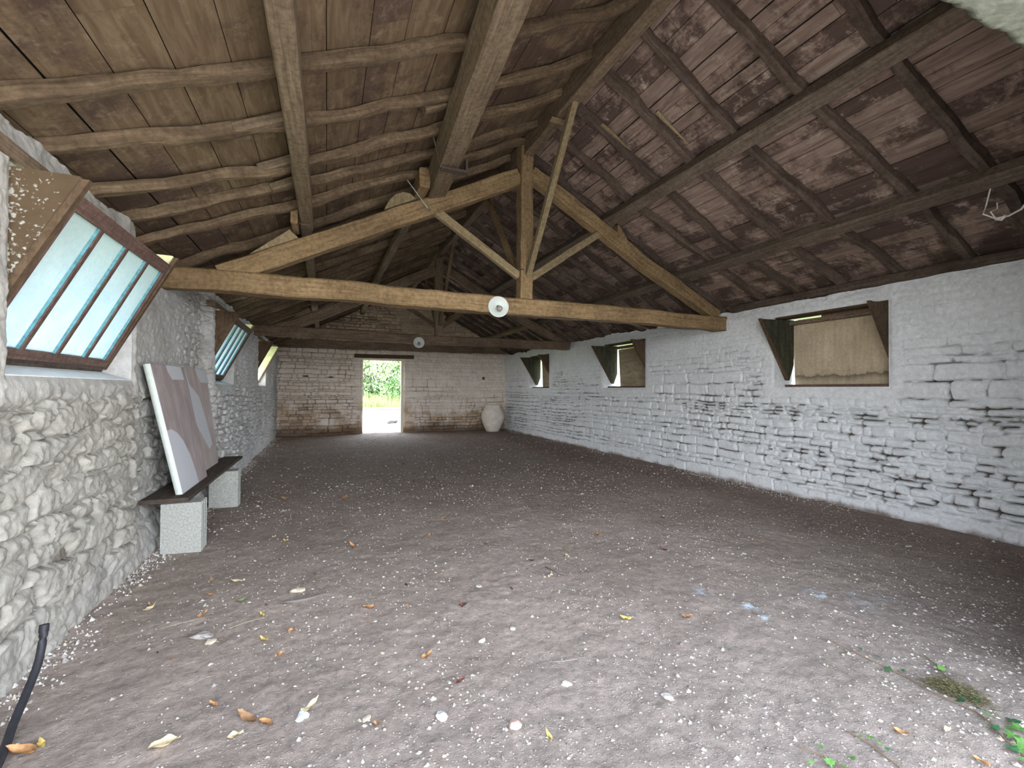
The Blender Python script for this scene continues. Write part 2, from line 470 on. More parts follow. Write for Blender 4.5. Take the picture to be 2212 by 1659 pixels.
# floor
def floor_mat():
    m, nt, b, o = newmat('trodden_earth_floor'); g = N(nt); pos = g.geo()
    n1 = g.noise(pos, 1.1, 6, .6, .3); n2 = g.noise(pos, 28, 6, .75); n3 = g.noise(pos, 130, 3, .6); n4 = g.noise(pos, 5, 5, .7)
    col = g.ramp(n1, [(.3, (.30, .238, .198)), (.7, (.40, .33, .285))])
    dk = g.attr('browning'); col = g.mix(dk, col, (.215, .155, .125))
    near_darken = g.attr('near_darken'); col = g.mix(near_darken, col, (.225, .188, .163))
    col = g.mix(1.0, col, g.ramp(n2, [(.25, .55), (.5, 1.0), (.75, 1.3)]), 'MULTIPLY')
    col = g.mix(1.0, col, g.ramp(n4, [(.3, .82), (.7, 1.12)]), 'MULTIPLY')
    vor = g.n('ShaderNodeTexVoronoi'); vor.inputs['Scale'].default_value = 85; g.l(pos, vor.inputs['Vector'])
    vc = g.n('ShaderNodeSeparateColor'); g.l(vor.outputs['Color'], vc.inputs[0])
    speck = g.math('MULTIPLY', g.ramp(vor.outputs['Distance'], [(.28, 1), (.42, 0)]), g.ramp(vc.outputs[0], [(.80, 0), (.84, 1)]))
    col = g.mix(g.math('MULTIPLY', speck, .7), col, (.46, .42, .37))
    vor2 = g.n('ShaderNodeTexVoronoi'); vor2.inputs['Scale'].default_value = 38; g.l(pos, vor2.inputs['Vector'])
    vc2 = g.n('ShaderNodeSeparateColor'); g.l(vor2.outputs['Color'], vc2.inputs[0])
    sp2 = g.math('MULTIPLY', g.ramp(vor2.outputs['Distance'], [(.2, 1), (.33, 0)]), g.ramp(vc2.outputs[1], [(.86, 0), (.9, 1)]))
    col = g.mix(g.math('MULTIPLY', sp2, .6), col, (.40, .36, .32))
    col = g.mix(g.attr('chalk'), col, (.55, .68, .78))
    g.l(col, b.inputs['Base Color']); b.inputs['Roughness'].default_value = .92; b.inputs['Specular IOR Level'].default_value = .25
    hh = g.math('ADD', g.math('MULTIPLY', n2, 1.0), g.math('ADD', g.math('MULTIPLY', n3, .4), g.math('MULTIPLY', g.math('ADD', speck, sp2), .5)))
    g.bump(hh, .7, .012, b)
    return m


M_floor = floor_mat()

# ------------------------------------------------------------------ floor
def geomspace_steps(a, b, s0, s1):
    out = [a]
    while out[-1] < b:
        t = (out[-1] - a) / (b - a); out.append(out[-1] + s0 + (s1 - s0) * t)
    out[-1] = b; return np.array(out)


def floor_h(x, y):
    h = .018 * fbm(x * .8, y * .8, 0, 5, 3) + .009 * fbm(x * 4, y * 4, 0, 6, 4) + .006 * fbm(x * 16, y * 16, 0, 8, 3)
    h = h + .035 * np.exp(-np.abs(x - XL) / .16) + .05 * np.exp(-np.abs(XR - x) / .22) * (.6 + .5 * fbm(x * 2, y * 2, 0, 9, 2)) + .04 * np.exp(-np.abs(YF - y) / .25)
    return h


def grid_faces(nu, nv, keep=None):
    a = np.arange((nu - 1) * (nv - 1)); i, j = a // (nv - 1), a % (nv - 1)
    f = np.stack([i * nv + j, (i + 1) * nv + j, (i + 1) * nv + j + 1, i * nv + j + 1], 1)
    return f if keep is None else f[keep.ravel()]


xs = np.arange(-1.75, 6.46, .014); ys = geomspace_steps(-.5, 15.9, .009, .035)
X, Y = np.meshgrid(xs, ys, indexing='ij')
Z = floor_h(X, Y)
browning = np.clip(sst(4.0, 7.5, Y + .5 * fbm(X * .6, Y * .6, 0, 31, 3)) * .3 + sst(4.3, 5.6, X - .22 * (Y - 3) * 0 + .5 * fbm(X * .8, Y * .8, 0, 33, 3)) * .75, 0, .9) + .15 * fbm(X * 2.2, Y * 2.2, 0, 35, 4)  # darker and browner towards the back and the right wall
near_darken = sst(3.6, 1.2, Y) * .75 * (1 - sst(4.0, 5.2, X)) + .18 * fbm(X * 1.5, Y * 1.5, 0, 41, 3)  # near floor coloured darker to offset the strong light from the entrance
chalk = np.zeros_like(X)
for cx, cy, r in ((2.6, 2.55, .055), (2.72, 2.25, .04), (2.66, 2.1, .035), (3.6, 2.0, .16), (3.35, 2.2, .06)):
    q = np.exp(-((X - cx) ** 2 + (Y - cy) ** 2) / r ** 2) * (1 if r < .1 else .3)
    chalk = np.maximum(chalk, q * sst(-.1, .35, fbm(X * 30, Y * 30, 0, 44, 3)))
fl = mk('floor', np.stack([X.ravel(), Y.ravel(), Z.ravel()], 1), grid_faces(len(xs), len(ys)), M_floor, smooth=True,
        attrs={'browning': np.clip(browning, 0, 1).ravel(), 'near_darken': np.clip(near_darken, 0, 1).ravel(), 'chalk': np.clip(chalk, 0, .9).ravel()})
struct(fl, 'trodden earth and gravel floor of the barn', 'floor')

# ------------------------------------------------------------------ long walls
def zc(lo, hi, s, cuts=()):
    """coordinates with exact cuts"""
    c = sorted([lo, hi] + [q for q in cuts if lo < q < hi]); out = []
    for a, b in zip(c[:-1], c[1:]):
        n = max(1, int(round((b - a) / (s(0.5 * (a + b)) if callable(s) else s))))
        if b - a > .5 and callable(s):
            t = [a]
            while t[-1] < b: t.append(t[-1] + s(t[-1]))
            t = np.array(t); t = a + (t - a) * (b - a) / (t[-1] - a); out += list(t[:-1])
        else: out += [a + (b - a) * k / n for k in range(n)]
    return np.array(out + [c[-1]])


def recess_left(y, z):     # the left wall leans back a little behind the bench
    return .14 * sst(.05, .5, z) * sst(4.46, 4.8, y) * (1 - sst(6.95, 7.26, y))


def side_wall(name, x0, sgn, wins, mat, seed, kind):
    cutsy = [q for w_ in wins for q in w_]; cy = zc(.3, YF + .4, lambda y: .0085 + .0012 * max(0, y - 2), cutsy)
    cz = zc(-.12, 2.79, .0105, ZOPEN)
    Yg, Zg = np.meshgrid(cy, cz, indexing='ij')
    # distance to openings
    dist = np.full(Yg.shape, 9.0)
    for a, b in wins:
        dy = np.maximum(np.maximum(a - Yg, Yg - b), 0); dz = np.maximum(np.maximum(ZOPEN[0] - Zg, Zg - ZOPEN[1]), 0)
        dist = np.minimum(dist, np.hypot(dy, dz))
    if kind == 'R':
        h, jm, rid = stones(Yg, Zg, seed, .088, .19, .017, .035)
        h2, jm2, rid2 = stones(Yg + 3, Zg + .1, seed + 50, .13, .36, .015, .03)
        big = sst(-.1, .1, fbm(Yg * .35, Zg * .9, 0, 71, 2) + .45 * sst(4.5, 2.5, Yg) * sst(.8, 1.4, Zg))
        h = h * (1 - big) + h2 * big; jm = jm * (1 - big) + jm2 * big
        smooth = np.clip(sst(1.55, 2.25, Zg + .35 * fbm(Yg * .9, Zg * .9, 0, 73, 3)), 0, .93)
        smooth = np.maximum(smooth, (1 - sst(.10, .30, dist + .06 * fbm(Yg * 3, Zg * 3, 0, 74, 2))) * .96)
        smooth = np.maximum(smooth, .75 * sst(.28, .1, Zg + .1 * fbm(Yg * 2, Zg * 2, 0, 76, 2)))
        amp = .034
        D = amp * h * (1 - smooth) + smooth * (.024 + .006 * fbm(Yg * 5, Zg * 6, 0, 77, 4))
        D = D + .020 * fbm(Yg * .6, Zg * .8, 0, 78, 3) + .005 * fbm(Yg * 24, Zg * 24, 0, 79, 3)
        hole = sst(-.05, .3, fbm(Yg * 8, Zg * 15, 0, 80, 3) + .3 * fbm(Yg * 1.5, Zg * 2, 0, 81, 2)) 
        gap = np.clip(jm * (1 - smooth) * (.12 + .88 * hole), 0, 1)
        D = D - gap * .035
        # square putlog hole
        ph = ((np.abs(Yg - 11.18) < .055) & (np.abs(Zg - 1.97) < .05)).astype(float); D = D - .12 * ph; gap = np.maximum(gap, ph * .6)
        stain = sst(.16, -.02, Zg + .06 * fbm(Yg * 5, Zg * 3, 0, 82, 3)) * .75
        bare = np.zeros_like(D) + .05 + .25 * jm * (1 - smooth)
    else:
        h, jm, rid = rubble(Yg, Zg, seed, .30, .155)
        hf, jf, rf = rubble(Yg, Zg, seed + 7, .17, .085); fr_ = sst(5.4, 6.6, Yg); h = h * (1 - fr_) + hf * 1.3 * fr_; jm = jm * (1 - fr_) + jf * fr_
        smooth = np.clip(sst(1.45, 1.62, Zg + .1 * fbm(Yg * 1.3, Zg, 0, 73, 3)), 0, .85) * (1 - .4 * sst(5.8, 6.8, Yg))
        smooth = np.maximum(smooth, (1 - sst(.05, .18, dist)) * .93)
        smooth = np.maximum(smooth, .6 * sst(.4, .1, Zg + .15 * fbm(Yg * 2, Zg * 2, 0, 76, 2)))
        q = fbm(Yg * 2 + 5, Zg * 2.5, 0, 91, 2)
        fold = 1 - np.abs(fbm(Yg * 5 + q * 2.5, Zg * 6 + q * 2, 0, 92, 4)) * 2
        rg1 = 1 - np.abs(fbm(Yg * 11 + 3 * q, Zg * 13, 0, 93, 3)) * 2.2 + .55 * (1 - np.abs(fbm(Yg * 27 + 2 * q, Zg * 25, 0, 94, 3)) * 2.4)
        D = (.038 * h + .012 * fold + .010 * rg1) * (1 - smooth) + smooth * (.035 + .013 * fbm(Yg * 6, Zg * 6, 0, 77, 5) + .004 * rg1)
        D = D + .02 * fbm(Yg * .7, Zg * .9, 0, 78, 3) + .009 * fbm(Yg * 16, Zg * 20, 0, 79, 4) - .02
        hole = sst(.30, .55, fbm(Yg * 2.3, Zg * 4, 0, 80, 3))
        gap = np.clip(jm * (1 - smooth) * (.04 + .8 * hole + .3 * sst(5.8, 6.8, Yg)), 0, 1)
        stain = np.zeros_like(D); bare = np.zeros_like(D) + .04 + (.12 + .35 * sst(5.5, 7, Yg)) * jm
        D = D - recess_left(Yg, Zg)
        far = sst(5.5, 8.5, Yg)
        stain = far * sst(.05, .5, fbm(Yg * 6, Zg * 9, 0, 84, 3)) * .28
    lime_falloff_lift = np.zeros_like(D) if kind == 'R' else np.clip(.22 * smooth + .28 * sst(4.3, 5.6, Yg) + .45 * sst(6.3, 9, Yg), 0, .9) * (.8 + .5 * fbm(Yg * 2.3, Zg * 3, 0, 97, 4))  # whiter lime farther along; gradient also evens out light falling off with depth
    edge = sst(0, .05, dist); D = D * edge + (1 - edge) * (0.012 if kind == 'R' else .0) - (recess_left(Yg, Zg) * (1 - edge) if kind == 'L' else 0)
    top = sst(2.62, 2.79, Zg)
    Zt = Zg + top * (.05 * fbm(cy * 1.3, cy * 0, 0, 60 + seed, 3) + .03 * fbm(cy * 7, cy * 0, 0, 61 + seed, 3))[:, None]
    D = D + top * .035 * fbm(Yg * 6, Zg * 8, 0, 66, 4) - top * .03
    Xg = x0 + sgn * D
    V = np.stack([Xg.ravel(), Yg.ravel(), Zt.ravel()], 1)
    yc = .5 * (cy[1:] + cy[:-1])[:, None]; zcn = .5 * (cz[1:] + cz[:-1])[None, :]
    keep = np.ones((len(cy) - 1, len(cz) - 1), bool)
    for a, b in wins: keep &= ~((yc > a) & (yc < b) & (zcn > ZOPEN[0]) & (zcn < ZOPEN[1]))
    fc = grid_faces(len(cy), len(cz), keep)
    if sgn > 0: pass
    else: fc = fc[:, ::-1]
    n0 = len(V); ev, ef = [], []
    xo = x0 - sgn * WT

    def quad(*p):
        b = n0 + len(ev); ev.extend(p); ef.append((b, b + 1, b + 2, b + 3))
    z0o, z1o = ZOPEN
    ce = sorted([.3, YF + .4] + cutsy); oz = [-.12, z0o, z1o, 2.66]
    for a, b in zip(ce[:-1], ce[1:]):
        for c_, d_ in zip(oz[:-1], oz[1:]):
            if c_ == z0o and any(abs(a - w_[0]) < 1e-6 for w_ in wins): continue
            quad((xo, a, c_), (xo, b, c_), (xo, b, d_), (xo, a, d_))
    for a, b in wins:
        e_ = sgn * (.012 if kind == 'R' else 0)
        quad((x0 + e_, a, z0o), (xo, a, z0o), (xo, a, z1o), (x0 + e_, a, z1o)); quad((x0 + e_, b, z0o), (x0 + e_, b, z1o), (xo, b, z1o), (xo, b, z0o))
        quad((x0 + e_, a, z1o), (xo, a, z1o), (xo, b, z1o), (x0 + e_, b, z1o))
        quad((x0 + e_, a, z0o), (x0 + e_, b, z0o), (xo, b, z0o + .02), (xo, a, z0o + .02))
    ev = np.array(ev, float); ef = np.array(ef)
    # top cap strip
    ti = np.arange(len(cy)) * len(cz) + len(cz) - 1
    cap = np.stack([np.full(len(cy), xo), cy, np.full(len(cy), 2.66)], 1); c0 = n0 + len(ev)
    k = np.arange(len(cy) - 1); cf = np.stack([ti[k], ti[k + 1], c0 + k + 1, c0 + k], 1)
    VV = np.concatenate([V, ev, cap]); FF = np.concatenate([fc, ef, cf]); nx = len(ev) + len(cap)
    pad = lambda a, v=0: np.concatenate([np.clip(a, 0, 1).ravel(), np.full(nx, v)])
    o = mk(name, VV, FF, mat, smooth=True, attrs={'gap': pad(gap), 'bare': pad(bare, .1), 'stain': pad(stain), 'rid': pad(rid), 'lime_falloff_lift': pad(lime_falloff_lift, .3 if kind == 'L' else 0)}, angle=math.radians(60))
    return o


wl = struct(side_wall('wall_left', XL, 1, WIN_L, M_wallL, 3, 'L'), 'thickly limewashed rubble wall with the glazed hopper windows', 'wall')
wr = struct(side_wall('wall_right', XR, -1, WIN_R, M_wallR, 11, 'R'), 'whitewashed coursed rubble wall with the three boarded windows', 'wall')

# ------------------------------------------------------------------ far gable wall
def far_wall():
    cx = zc(XL - .3, XR + .3, .016, DOOR[:2]); cz = zc(-.12, 4.95, .0155, (DOOR[2],))
    Xg, Zg = np.meshgrid(cx, cz, indexing='ij')
    h, jm, rid = stones(Xg, Zg, 23, .105, .27, .018, .035)
    h2, jm2, r2 = stones(Xg + 2, Zg, 29, .2, .5, .016, .03)
    big = sst(.0, .25, fbm(Xg * .9, Zg * 1.2, 0, 121, 2)); h = h * (1 - big) + h2 * big; jm = jm * (1 - big) + jm2 * big
    dy = np.maximum(np.maximum(DOOR[0] - Xg, Xg - DOOR[1]), 0); dz = np.maximum(Zg - DOOR[2], 0); dist = np.hypot(dy, dz)
    smooth = np.maximum((1 - sst(.1, .35, dist)) * .8, sst(-.1, .5, fbm(Xg * 1.1 + .4, Zg * 1.2, 0, 122, 3) + .5 * sst(1.3, 2.2, Zg) * sst(2, 3, Xg) - .25 * sst(2, .5, Xg)) * .8)
    D = .052 * h * (1 - smooth) + smooth * (.032 + .01 * fbm(Xg * 6, Zg * 6, 0, 77, 4)) + .012 * fbm(Xg * 9, Zg * 9, 0, 124, 4)
    gap = jm * (1 - smooth * .8) * (.55 + .45 * sst(-.2, .4, fbm(Xg * 2, Zg * 3, 0, 125, 3)))
    for hx, hz in ((5.29, 1.91), (-.62, 1.9), (.12, 1.88)):
        ph = ((np.abs(Xg - hx) < (.05 if hx > 1 else .11)) & (np.abs(Zg - hz) < (.045 if hx > 1 else .022 * (1 - np.abs(Xg - hx) / .12)))).astype(float); D -= .1 * ph; gap = np.maximum(gap, ph)
    edge = sst(0, .05, dist); D *= edge
    bare = sst(2.75, 2.95, Zg) * .85 + .7 * sst(1.35, .35, Zg + .25 * fbm(Xg * 1.5, Zg * 1.5, 0, 126, 3)) * sst(-.4, .3, fbm(Xg * 2, Zg * 2, 0, 127, 3)) + .25
    stain = sst(.55, .05, Zg + .15 * fbm(Xg * 2.5, Zg * 2, 0, 128, 3)) * .8
    Yg = YF - D
    V = np.stack([Xg.ravel(), Yg.ravel(), Zg.ravel()], 1)
    xc = .5 * (cx[1:] + cx[:-1])[:, None]; zz = .5 * (cz[1:] + cz[:-1])[None, :]
    zr = np.where(xc < RIDGE_X, RIDGE_Z - SL * (RIDGE_X - xc), RIDGE_Z - SR * (xc - RIDGE_X)) + .09
    keep = ~((xc > DOOR[0]) & (xc < DOOR[1]) & (zz < DOOR[2])) & (zz < zr)
    fc = grid_faces(len(cx), len(cz), keep)
    b = MB(); yo = YF + WT
    return V, fc, {'gap': gap, 'bare': bare, 'stain': stain, 'rid': rid}


V, fc, at = far_wall(); n0 = len(V); yo = YF + WT; ev, ef = [], []
def quad(*p):
    b = n0 + len(ev); ev.extend(p); ef.append((b, b + 1, b + 2, b + 3))
d0, d1, dz = DOOR
quad((d0, YF, -.1), (d0, yo, -.1), (d0, yo, dz), (d0, YF, dz)); quad((d1, YF, -.1), (d1, YF, dz), (d1, yo, dz), (d1, yo, -.1)); quad((d0, YF, dz), (d0, yo, dz), (d1, yo, dz), (d1, YF, dz))
quad((-2, yo, -.1), (-2, yo, 2.6), (d0, yo, 2.6), (d0, yo, -.1)); quad((d1, yo, -.1), (d1, yo, 2.6), (6.7, yo, 2.6), (6.7, yo, -.1)); quad((d0, yo, dz), (d0, yo, 2.6), (d1, yo, 2.6), (d1, yo, dz))
quad((-2, yo, 2.6), (6.7, yo, 2.6), (2.6, yo, 4.85), (2.4, yo, 4.85))
nx = len(ev); pad = lambda a: np.concatenate([np.clip(a, 0, 1).ravel(), np.full(nx, .15)])
wf = mk('wall_back', np.concatenate([V, np.array(ev)]), np.concatenate([fc, np.array(ef)]), M_wallF, smooth=True, attrs={k: pad(v) for k, v in at.items()}, angle=math.radians(60))
struct(wf, 'worn whitewashed stone gable wall around the bright doorway', 'wall')

# ------------------------------------------------------------------ near gable wall with the wide entrance the picture is taken from
def near_wall():
    b = MB(); y0, y1 = .42, YN - .01; L, R_, H_ = -1.3, 3.3, 3.0
    b.box((-2.0, y0, -.12), (L, y1, 2.62)); b.box((R_, y0, -.12), (6.7, y1, 2.62)); b.box((R_, y0, 2.6), (5.9, y1, 3.0))
    zt = lambda x: zroof(x) + .08
    b.prism([(-1.3, y0, H_), (5.9, y0, H_), (5.9, y0, zt(5.9)), (RIDGE_X, y0, zt(RIDGE_X)), (-1.3, y0, zt(-1.3))], (0, y1 - y0 - .03, 0))
    return b.build('wall_front', M_plastG)


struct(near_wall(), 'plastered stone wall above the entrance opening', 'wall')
# rough plaster soffit of the entrance lintel
nxs = np.linspace(-1.3, 3.3, 560); nys = np.linspace(-.05, 1, 42)
GX, GT = np.meshgrid(nxs, nys, indexing='ij')
e = .955 + .018 * fbm(nxs * 9, nxs * 0, 0, 301, 4) + .006 * vn(nxs * 60, nxs * 0, 0, 302)
GY = .42 + (e[:, None] - .42) * (GT + .05) / 1.05
GZ = 2.995 + .006 * fbm(GX * 7, GY * 7, 0, 303, 4) + .03 * sst(.955, 1.0, GT) + .004 * vn(GX * 40, GY * 40, 0, 305)
sv = np.stack([GX.ravel(), GY.ravel(), GZ.ravel()], 1)
# inner lip rising behind the edge
lip = np.stack([nxs, e + .002, np.full(len(nxs), 3.10)], 1)
sf = grid_faces(len(nxs), len(nys)); ti = np.arange(len(nxs)) * len(nys) + len(nys) - 1; c0 = len(sv); k = np.arange(len(nxs) - 1)
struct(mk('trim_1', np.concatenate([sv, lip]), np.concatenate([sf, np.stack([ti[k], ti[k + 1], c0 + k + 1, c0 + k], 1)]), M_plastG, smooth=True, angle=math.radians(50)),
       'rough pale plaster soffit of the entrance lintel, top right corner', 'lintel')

# ------------------------------------------------------------------ roof boards
def deck(name, side, mat, wr, seed):
    rg = random.Random(seed); b = MB(); tone = []
    if side == 'L': P0, P1 = (-2.25, zroof(-2.25)), (RIDGE_X + .03, zroof(RIDGE_X) + .0153)
    else: P0, P1 = (6.95, zroof(6.95)), (RIDGE_X, zroof(RIDGE_X))
    dx, dz = P1[0] - P0[0], P1[1] - P0[1]; Ls = math.hypot(dx, dz); tx, tz = dx / Ls, dz / Ls; nx_, nz_ = (-tz, tx) if side == 'L' else (tz, -tx)
    if nz_ < 0: nx_, nz_ = -nx_, -nz_
    s = 0; rows = 0
    while s < Ls - .02:
        w_ = rg.uniform(*wr); w_ = min(w_, Ls - s) if s + w_ < Ls - .1 or s > Ls - .1 else Ls - s - .035; y = .2; g_ = rg.choice([.005, .006, .008, .013])
        while y < 16.3:
            l_ = rg.choice([1.8, 2.4, 3.0, 3.6]) * rg.uniform(.9, 1.1); ye = min(y + l_, 16.35); t = rg.random()
            if s > Ls - .05:
                l_ = rg.uniform(.15, .9); ye = min(y + l_, 16.35)
                if side == 'L' and rg.random() < .12:
                    y = ye; continue
            j = rg.uniform(0, .004); j2 = rg.uniform(0, .004)
            def pt(ss, yy, hh): return (P0[0] + tx * ss + nx_ * hh, yy, P0[1] + tz * ss + nz_ * hh)
            h0 = .088 + j; h1 = .088 + j2
            n = len(b.v)
            P = [pt(s, y, h0), pt(s + w_ - g_, y, h1), pt(s + w_ - g_, ye - .004, h1), pt(s, ye - .004, h0), pt(s, y, h0 + .018), pt(s + w_ - g_, y, h1 + .018), pt(s + w_ - g_, ye - .004, h1 + .018), pt(s, ye - .004, h0 + .018)]
            o1, o2 = rg.uniform(0, 40), rg.uniform(0, 40); b.v += P
            for q in ((0, 3, 2, 1), (4, 5, 6, 7), (0, 1, 5, 4), (1, 2, 6, 5), (2, 3, 7, 6), (3, 0, 4, 7)):
                b.f.append(tuple(n + i for i in q)); b.m.append(0)
                for i in q: b.uv += [P[i][1] + o1, (w_ if i in (1, 2, 5, 6) else 0) + o2]
            tone += [t] * 8; y = ye
        s += w_; rows += 1
    # tiles above the boards
    n = len(b.v); e0 = (P0[0] - tx * .1 + nx_ * .14, P0[1] - tz * .1 + nz_ * .14); e1 = (P1[0] + tx * .02 + nx_ * .14, P1[1] + tz * .02 + nz_ * .14)
    b.v += [(e0[0], 0.1, e0[1]), (e1[0], 0.1, e1[1]), (e1[0], 16.5, e1[1]), (e0[0], 16.5, e0[1])]; b.f.append((n, n + 1, n + 2, n + 3)); b.m.append(1); b.uv += [0, 0, 1, 0, 1, 1, 0, 1]; tone += [.5] * 4
    return mk(name, b.v, b.f, mats=[mat, M_gapShade], midx=b.m, uv=b.uv, attrs={'tone': tone})


M_tile = plain('terracotta_tile', (.42, .17, .09), .9, 0, 8, .3)
M_gapShade = plain('tile_underside_gap_shade', (.035, .024, .02), .95)  # tile underside blackened so the gaps between boards read as shade
struct(deck('ceiling_left', 'L', M_deckL, (.23, .34), 4), 'tan board underside of the left roof slope', 'roof boards')
struct(deck('ceiling_right', 'R', M_deckR, (.135, .20), 5), 'dark stained board underside of the right roof slope', 'roof boards')
# ridge tiles, leaving small chinks of daylight
rb = MB(); rg = random.Random(9); y = .1
while y < 16.5:
    l_ = rg.uniform(.34, .4); gp = rg.choice([0, 0, 0, 0, .012, .02])
    rb.prism([(RIDGE_X - .2, y, 4.93), (RIDGE_X, y, 5.0), (RIDGE_X + .2, y, 4.93), (RIDGE_X + .2, y, 4.99), (RIDGE_X, y, 5.12), (RIDGE_X - .2, y, 4.99)], (0, l_ - gp, 0)); y += l_
struct(rb.build('trim_2', M_tile), 'clay ridge tiles along the roof crest', 'ridge tiles')

# ------------------------------------------------------------------ rafters
ORD = 'first second third fourth fifth sixth seventh eighth ninth tenth eleventh twelfth thirteenth fourteenth fifteenth sixteenth seventeenth eighteenth nineteenth twentieth'.split()


def rafter(side, ys_, label, seed, w_=.085, h_=.088, rnd=.25):
    xs_ = [-1.9, -.22, 1.22, RIDGE_X - .03] if side == 'L' else [RIDGE_X + .03, 3.85, 5.25, 6.6]
    pts = [(x, y, zroof(x) + .042) for x, y in zip(xs_, ys_)]
    if side == 'L': pts[0] = (-1.9, ys_[0] - (ys_[1] - ys_[0]) * .35, pts[0][2])
    o = beam('rafter', pts, w_, h_, MW_raft if side == 'L' else MW_raftR, up=(0, 0, 1), wob=.024, seed=seed, rnd=rnd, res=.12)
    tag(o, label, 'rafter', 'rafters of the %s roof slope' % ('left' if side == 'L' else 'right'))


rg = random.Random(12)
Lr = [(1.6, 1.75, 1.7, 1.65), (2.2, 2.3, 2.25, 2.3), (2.88, 3.1, 3.24, 3.14), (3.38, 3.75, 3.9, 3.86), (3.98, 4.4, 4.44, 4.48), (4.53, 4.78, 5.05, 5.1), (5.0, 5.3, 5.45, 5.5)]
y = 5.95
while y < 15.4: Lr.append((y, y + rg.uniform(0, .12), y + rg.uniform(0, .12), y + rg.uniform(-.05, .1))); y += rg.uniform(.5, .6)
Rr = [(.78, .8, .82, .85), (1.3, 1.35, 1.35, 1.4), (2.0, 2.05, 1.95, 1.96), (2.67, 2.66, 2.5, 2.44), (3.28, 3.34, 3.24, 3.0), (3.9, 3.93, 3.84, 3.62), (4.46, 4.52, 4.5, 4.15), (5.05, 5.08, 4.98, 4.74), (5.72, 5.75, 5.7, 5.6)]
y = 6.25
while y < 15.4: Rr.append((y, y + rg.uniform(-.04, .04), y - rg.uniform(0, .1), y - rg.uniform(0, .15))); y += rg.uniform(.52, .6)
for side, LL in (('L', Lr), ('R', Rr)):
    nm = {'L': 'left', 'R': 'right'}[side]
    near = [q for q in LL if q[1] < T1]; mid = [q for q in LL if T1 <= q[1] < T2]; far = [q for q in LL if q[1] >= T2]
    for grp, txt, dsc in ((near[::-1], 'on the camera side of the front truss', 'rough'), (mid, 'behind the front truss', 'dark'), (far, 'behind the rear truss', 'dark')):
        for i, q in enumerate(grp):
            if txt.startswith('on'): lab = '%s rafter of the %s slope, %s from the front truss toward the entrance' % (dsc, nm, ORD[i])
            else: lab = '%s rafter of the %s slope, %s one %s' % (dsc, nm, ORD[i], txt)
            rafter(side, q, lab, int(q[0] * 100) + (7 if side == 'L' else 3), w_=rg.uniform(.075, .095) if q[1] < T1 else rg.uniform(.06, .08), rnd=rg.uniform(.1, .5) if q[1] < T1 else .15, h_=.088 if q[1] < T1 else .10)

MW_purlR = wood('greyed_purlin', (.15, .115, .085), (.075, .058, .045), (.225, .18, .14), 24, .4, .4)
# ------------------------------------------------------------------ purlins and ridge beam
def purlin(pts, w_, h_, label, seed, mat=MW_purl, up=(0, 0, 1), name='purlin', rnd=0, wob=.007, group='purlins', **k):
    o = beam(name, pts, w_, h_, mat, up=up, seed=seed, rnd=rnd, wob=wob, **k); return tag(o, label, name.replace('_', ' '), group)


upL = Vector((-SL, 0, 1)).normalized(); upR = Vector((SR, 0, 1)).normalized()
purlin([(-.235, .7, 3.425), (-.225, 5.72, 3.415)], .135, .15, 'squared lower purlin of the left slope in front of the front truss', 21, up=(0, 0, 1))
purlin([(-.24, 5.5, 3.40), (-.26, 10.95, 3.40)], .12, .13, 'lower left purlin between the two trusses', 22)
purlin([(-.28, 10.7, 3.4), (-.28, 15.6, 3.4)], .12, .13, 'short lower left purlin running into the gable wall', 23)
pU = purlin([(.90, .7, 3.97), (1.24, 5.62, 4.01)], .235, .22, 'broad upper purlin of the left slope ending on the front truss', 24, up=Vector((-.3, 0, 1)))
purlin([(1.12, 5.5, 4.02), (1.02, 10.9, 4.02)], .15, .15, 'round upper left purlin between the two trusses', 25, rnd=.9, wob=.014)
purlin([(1.05, 10.7, 4.02), (1.05, 15.6, 4.02)], .14, .14, 'upper left purlin running into the gable wall', 26)
purlin([(3.845, .7, 4.02), (3.845, 5.7, 4.02)], .16, .15, 'long straight upper purlin of the right slope before the front truss', 27, up=upR, mat=MW_purlR)
purlin([(3.85, 5.5, 4.0), (3.9, 10.9, 3.98)], .15, .15, 'upper right purlin between the two trusses', 28, up=upR, mat=MW_purlR)
purlin([(3.9, 10.7, 3.98), (3.9, 15.6, 3.98)], .14, .14, 'upper right purlin running into the gable wall', 29, up=upR)
purlin([(5.2, .7, 3.32), (5.2, 5.7, 3.32)], .15, .12, 'dark lower purlin of the right slope before the front truss', 30, up=upR, mat=MW_purlR)
purlin([(5.2, 5.5, 3.32), (5.2, 10.9, 3.3)], .15, .13, 'lower right purlin between the two trusses', 31, up=upR, mat=MW_purlR)
purlin([(5.2, 10.7, 3.3), (5.25, 15.6, 3.3)], .14, .13, 'lower right purlin running into the gable wall', 32, up=upR)
purlin([(2.5, .7, 4.79), (2.5, 5.75, 4.80)], .14, .26, 'thick ridge beam from the entrance wall to the front king post', 33, name='ridge_beam', mat=MW_purl, group='ridge beams')
purlin([(2.49, 5.72, 4.80), (2.48, 10.9, 4.80)], .13, .24, 'ridge beam between the two king posts', 34, name='ridge_beam', mat=MW_dark, group='ridge beams')
purlin([(2.48, 10.9, 4.80), (2.48, 15.6, 4.80)], .13, .24, 'ridge beam running into the gable wall', 35, name='ridge_beam', mat=MW_dark, group='ridge beams')
purlin([(6.13, .6, 2.83), (6.13, 5.4, 2.83)], .12, .1, 'dark wall plate lying along the top of the right wall', 36, name='wall_plate', mat=MW_raftR, group='wall plates')
purlin([(-1.4, 15.47, 2.92), (6.1, 15.45, 2.94)], .2, .26, 'very dark rough timber set along the gable wall above the doorway', 38, name='wall_timber', mat=MW_dark, group='wall timbers', wob=.02)

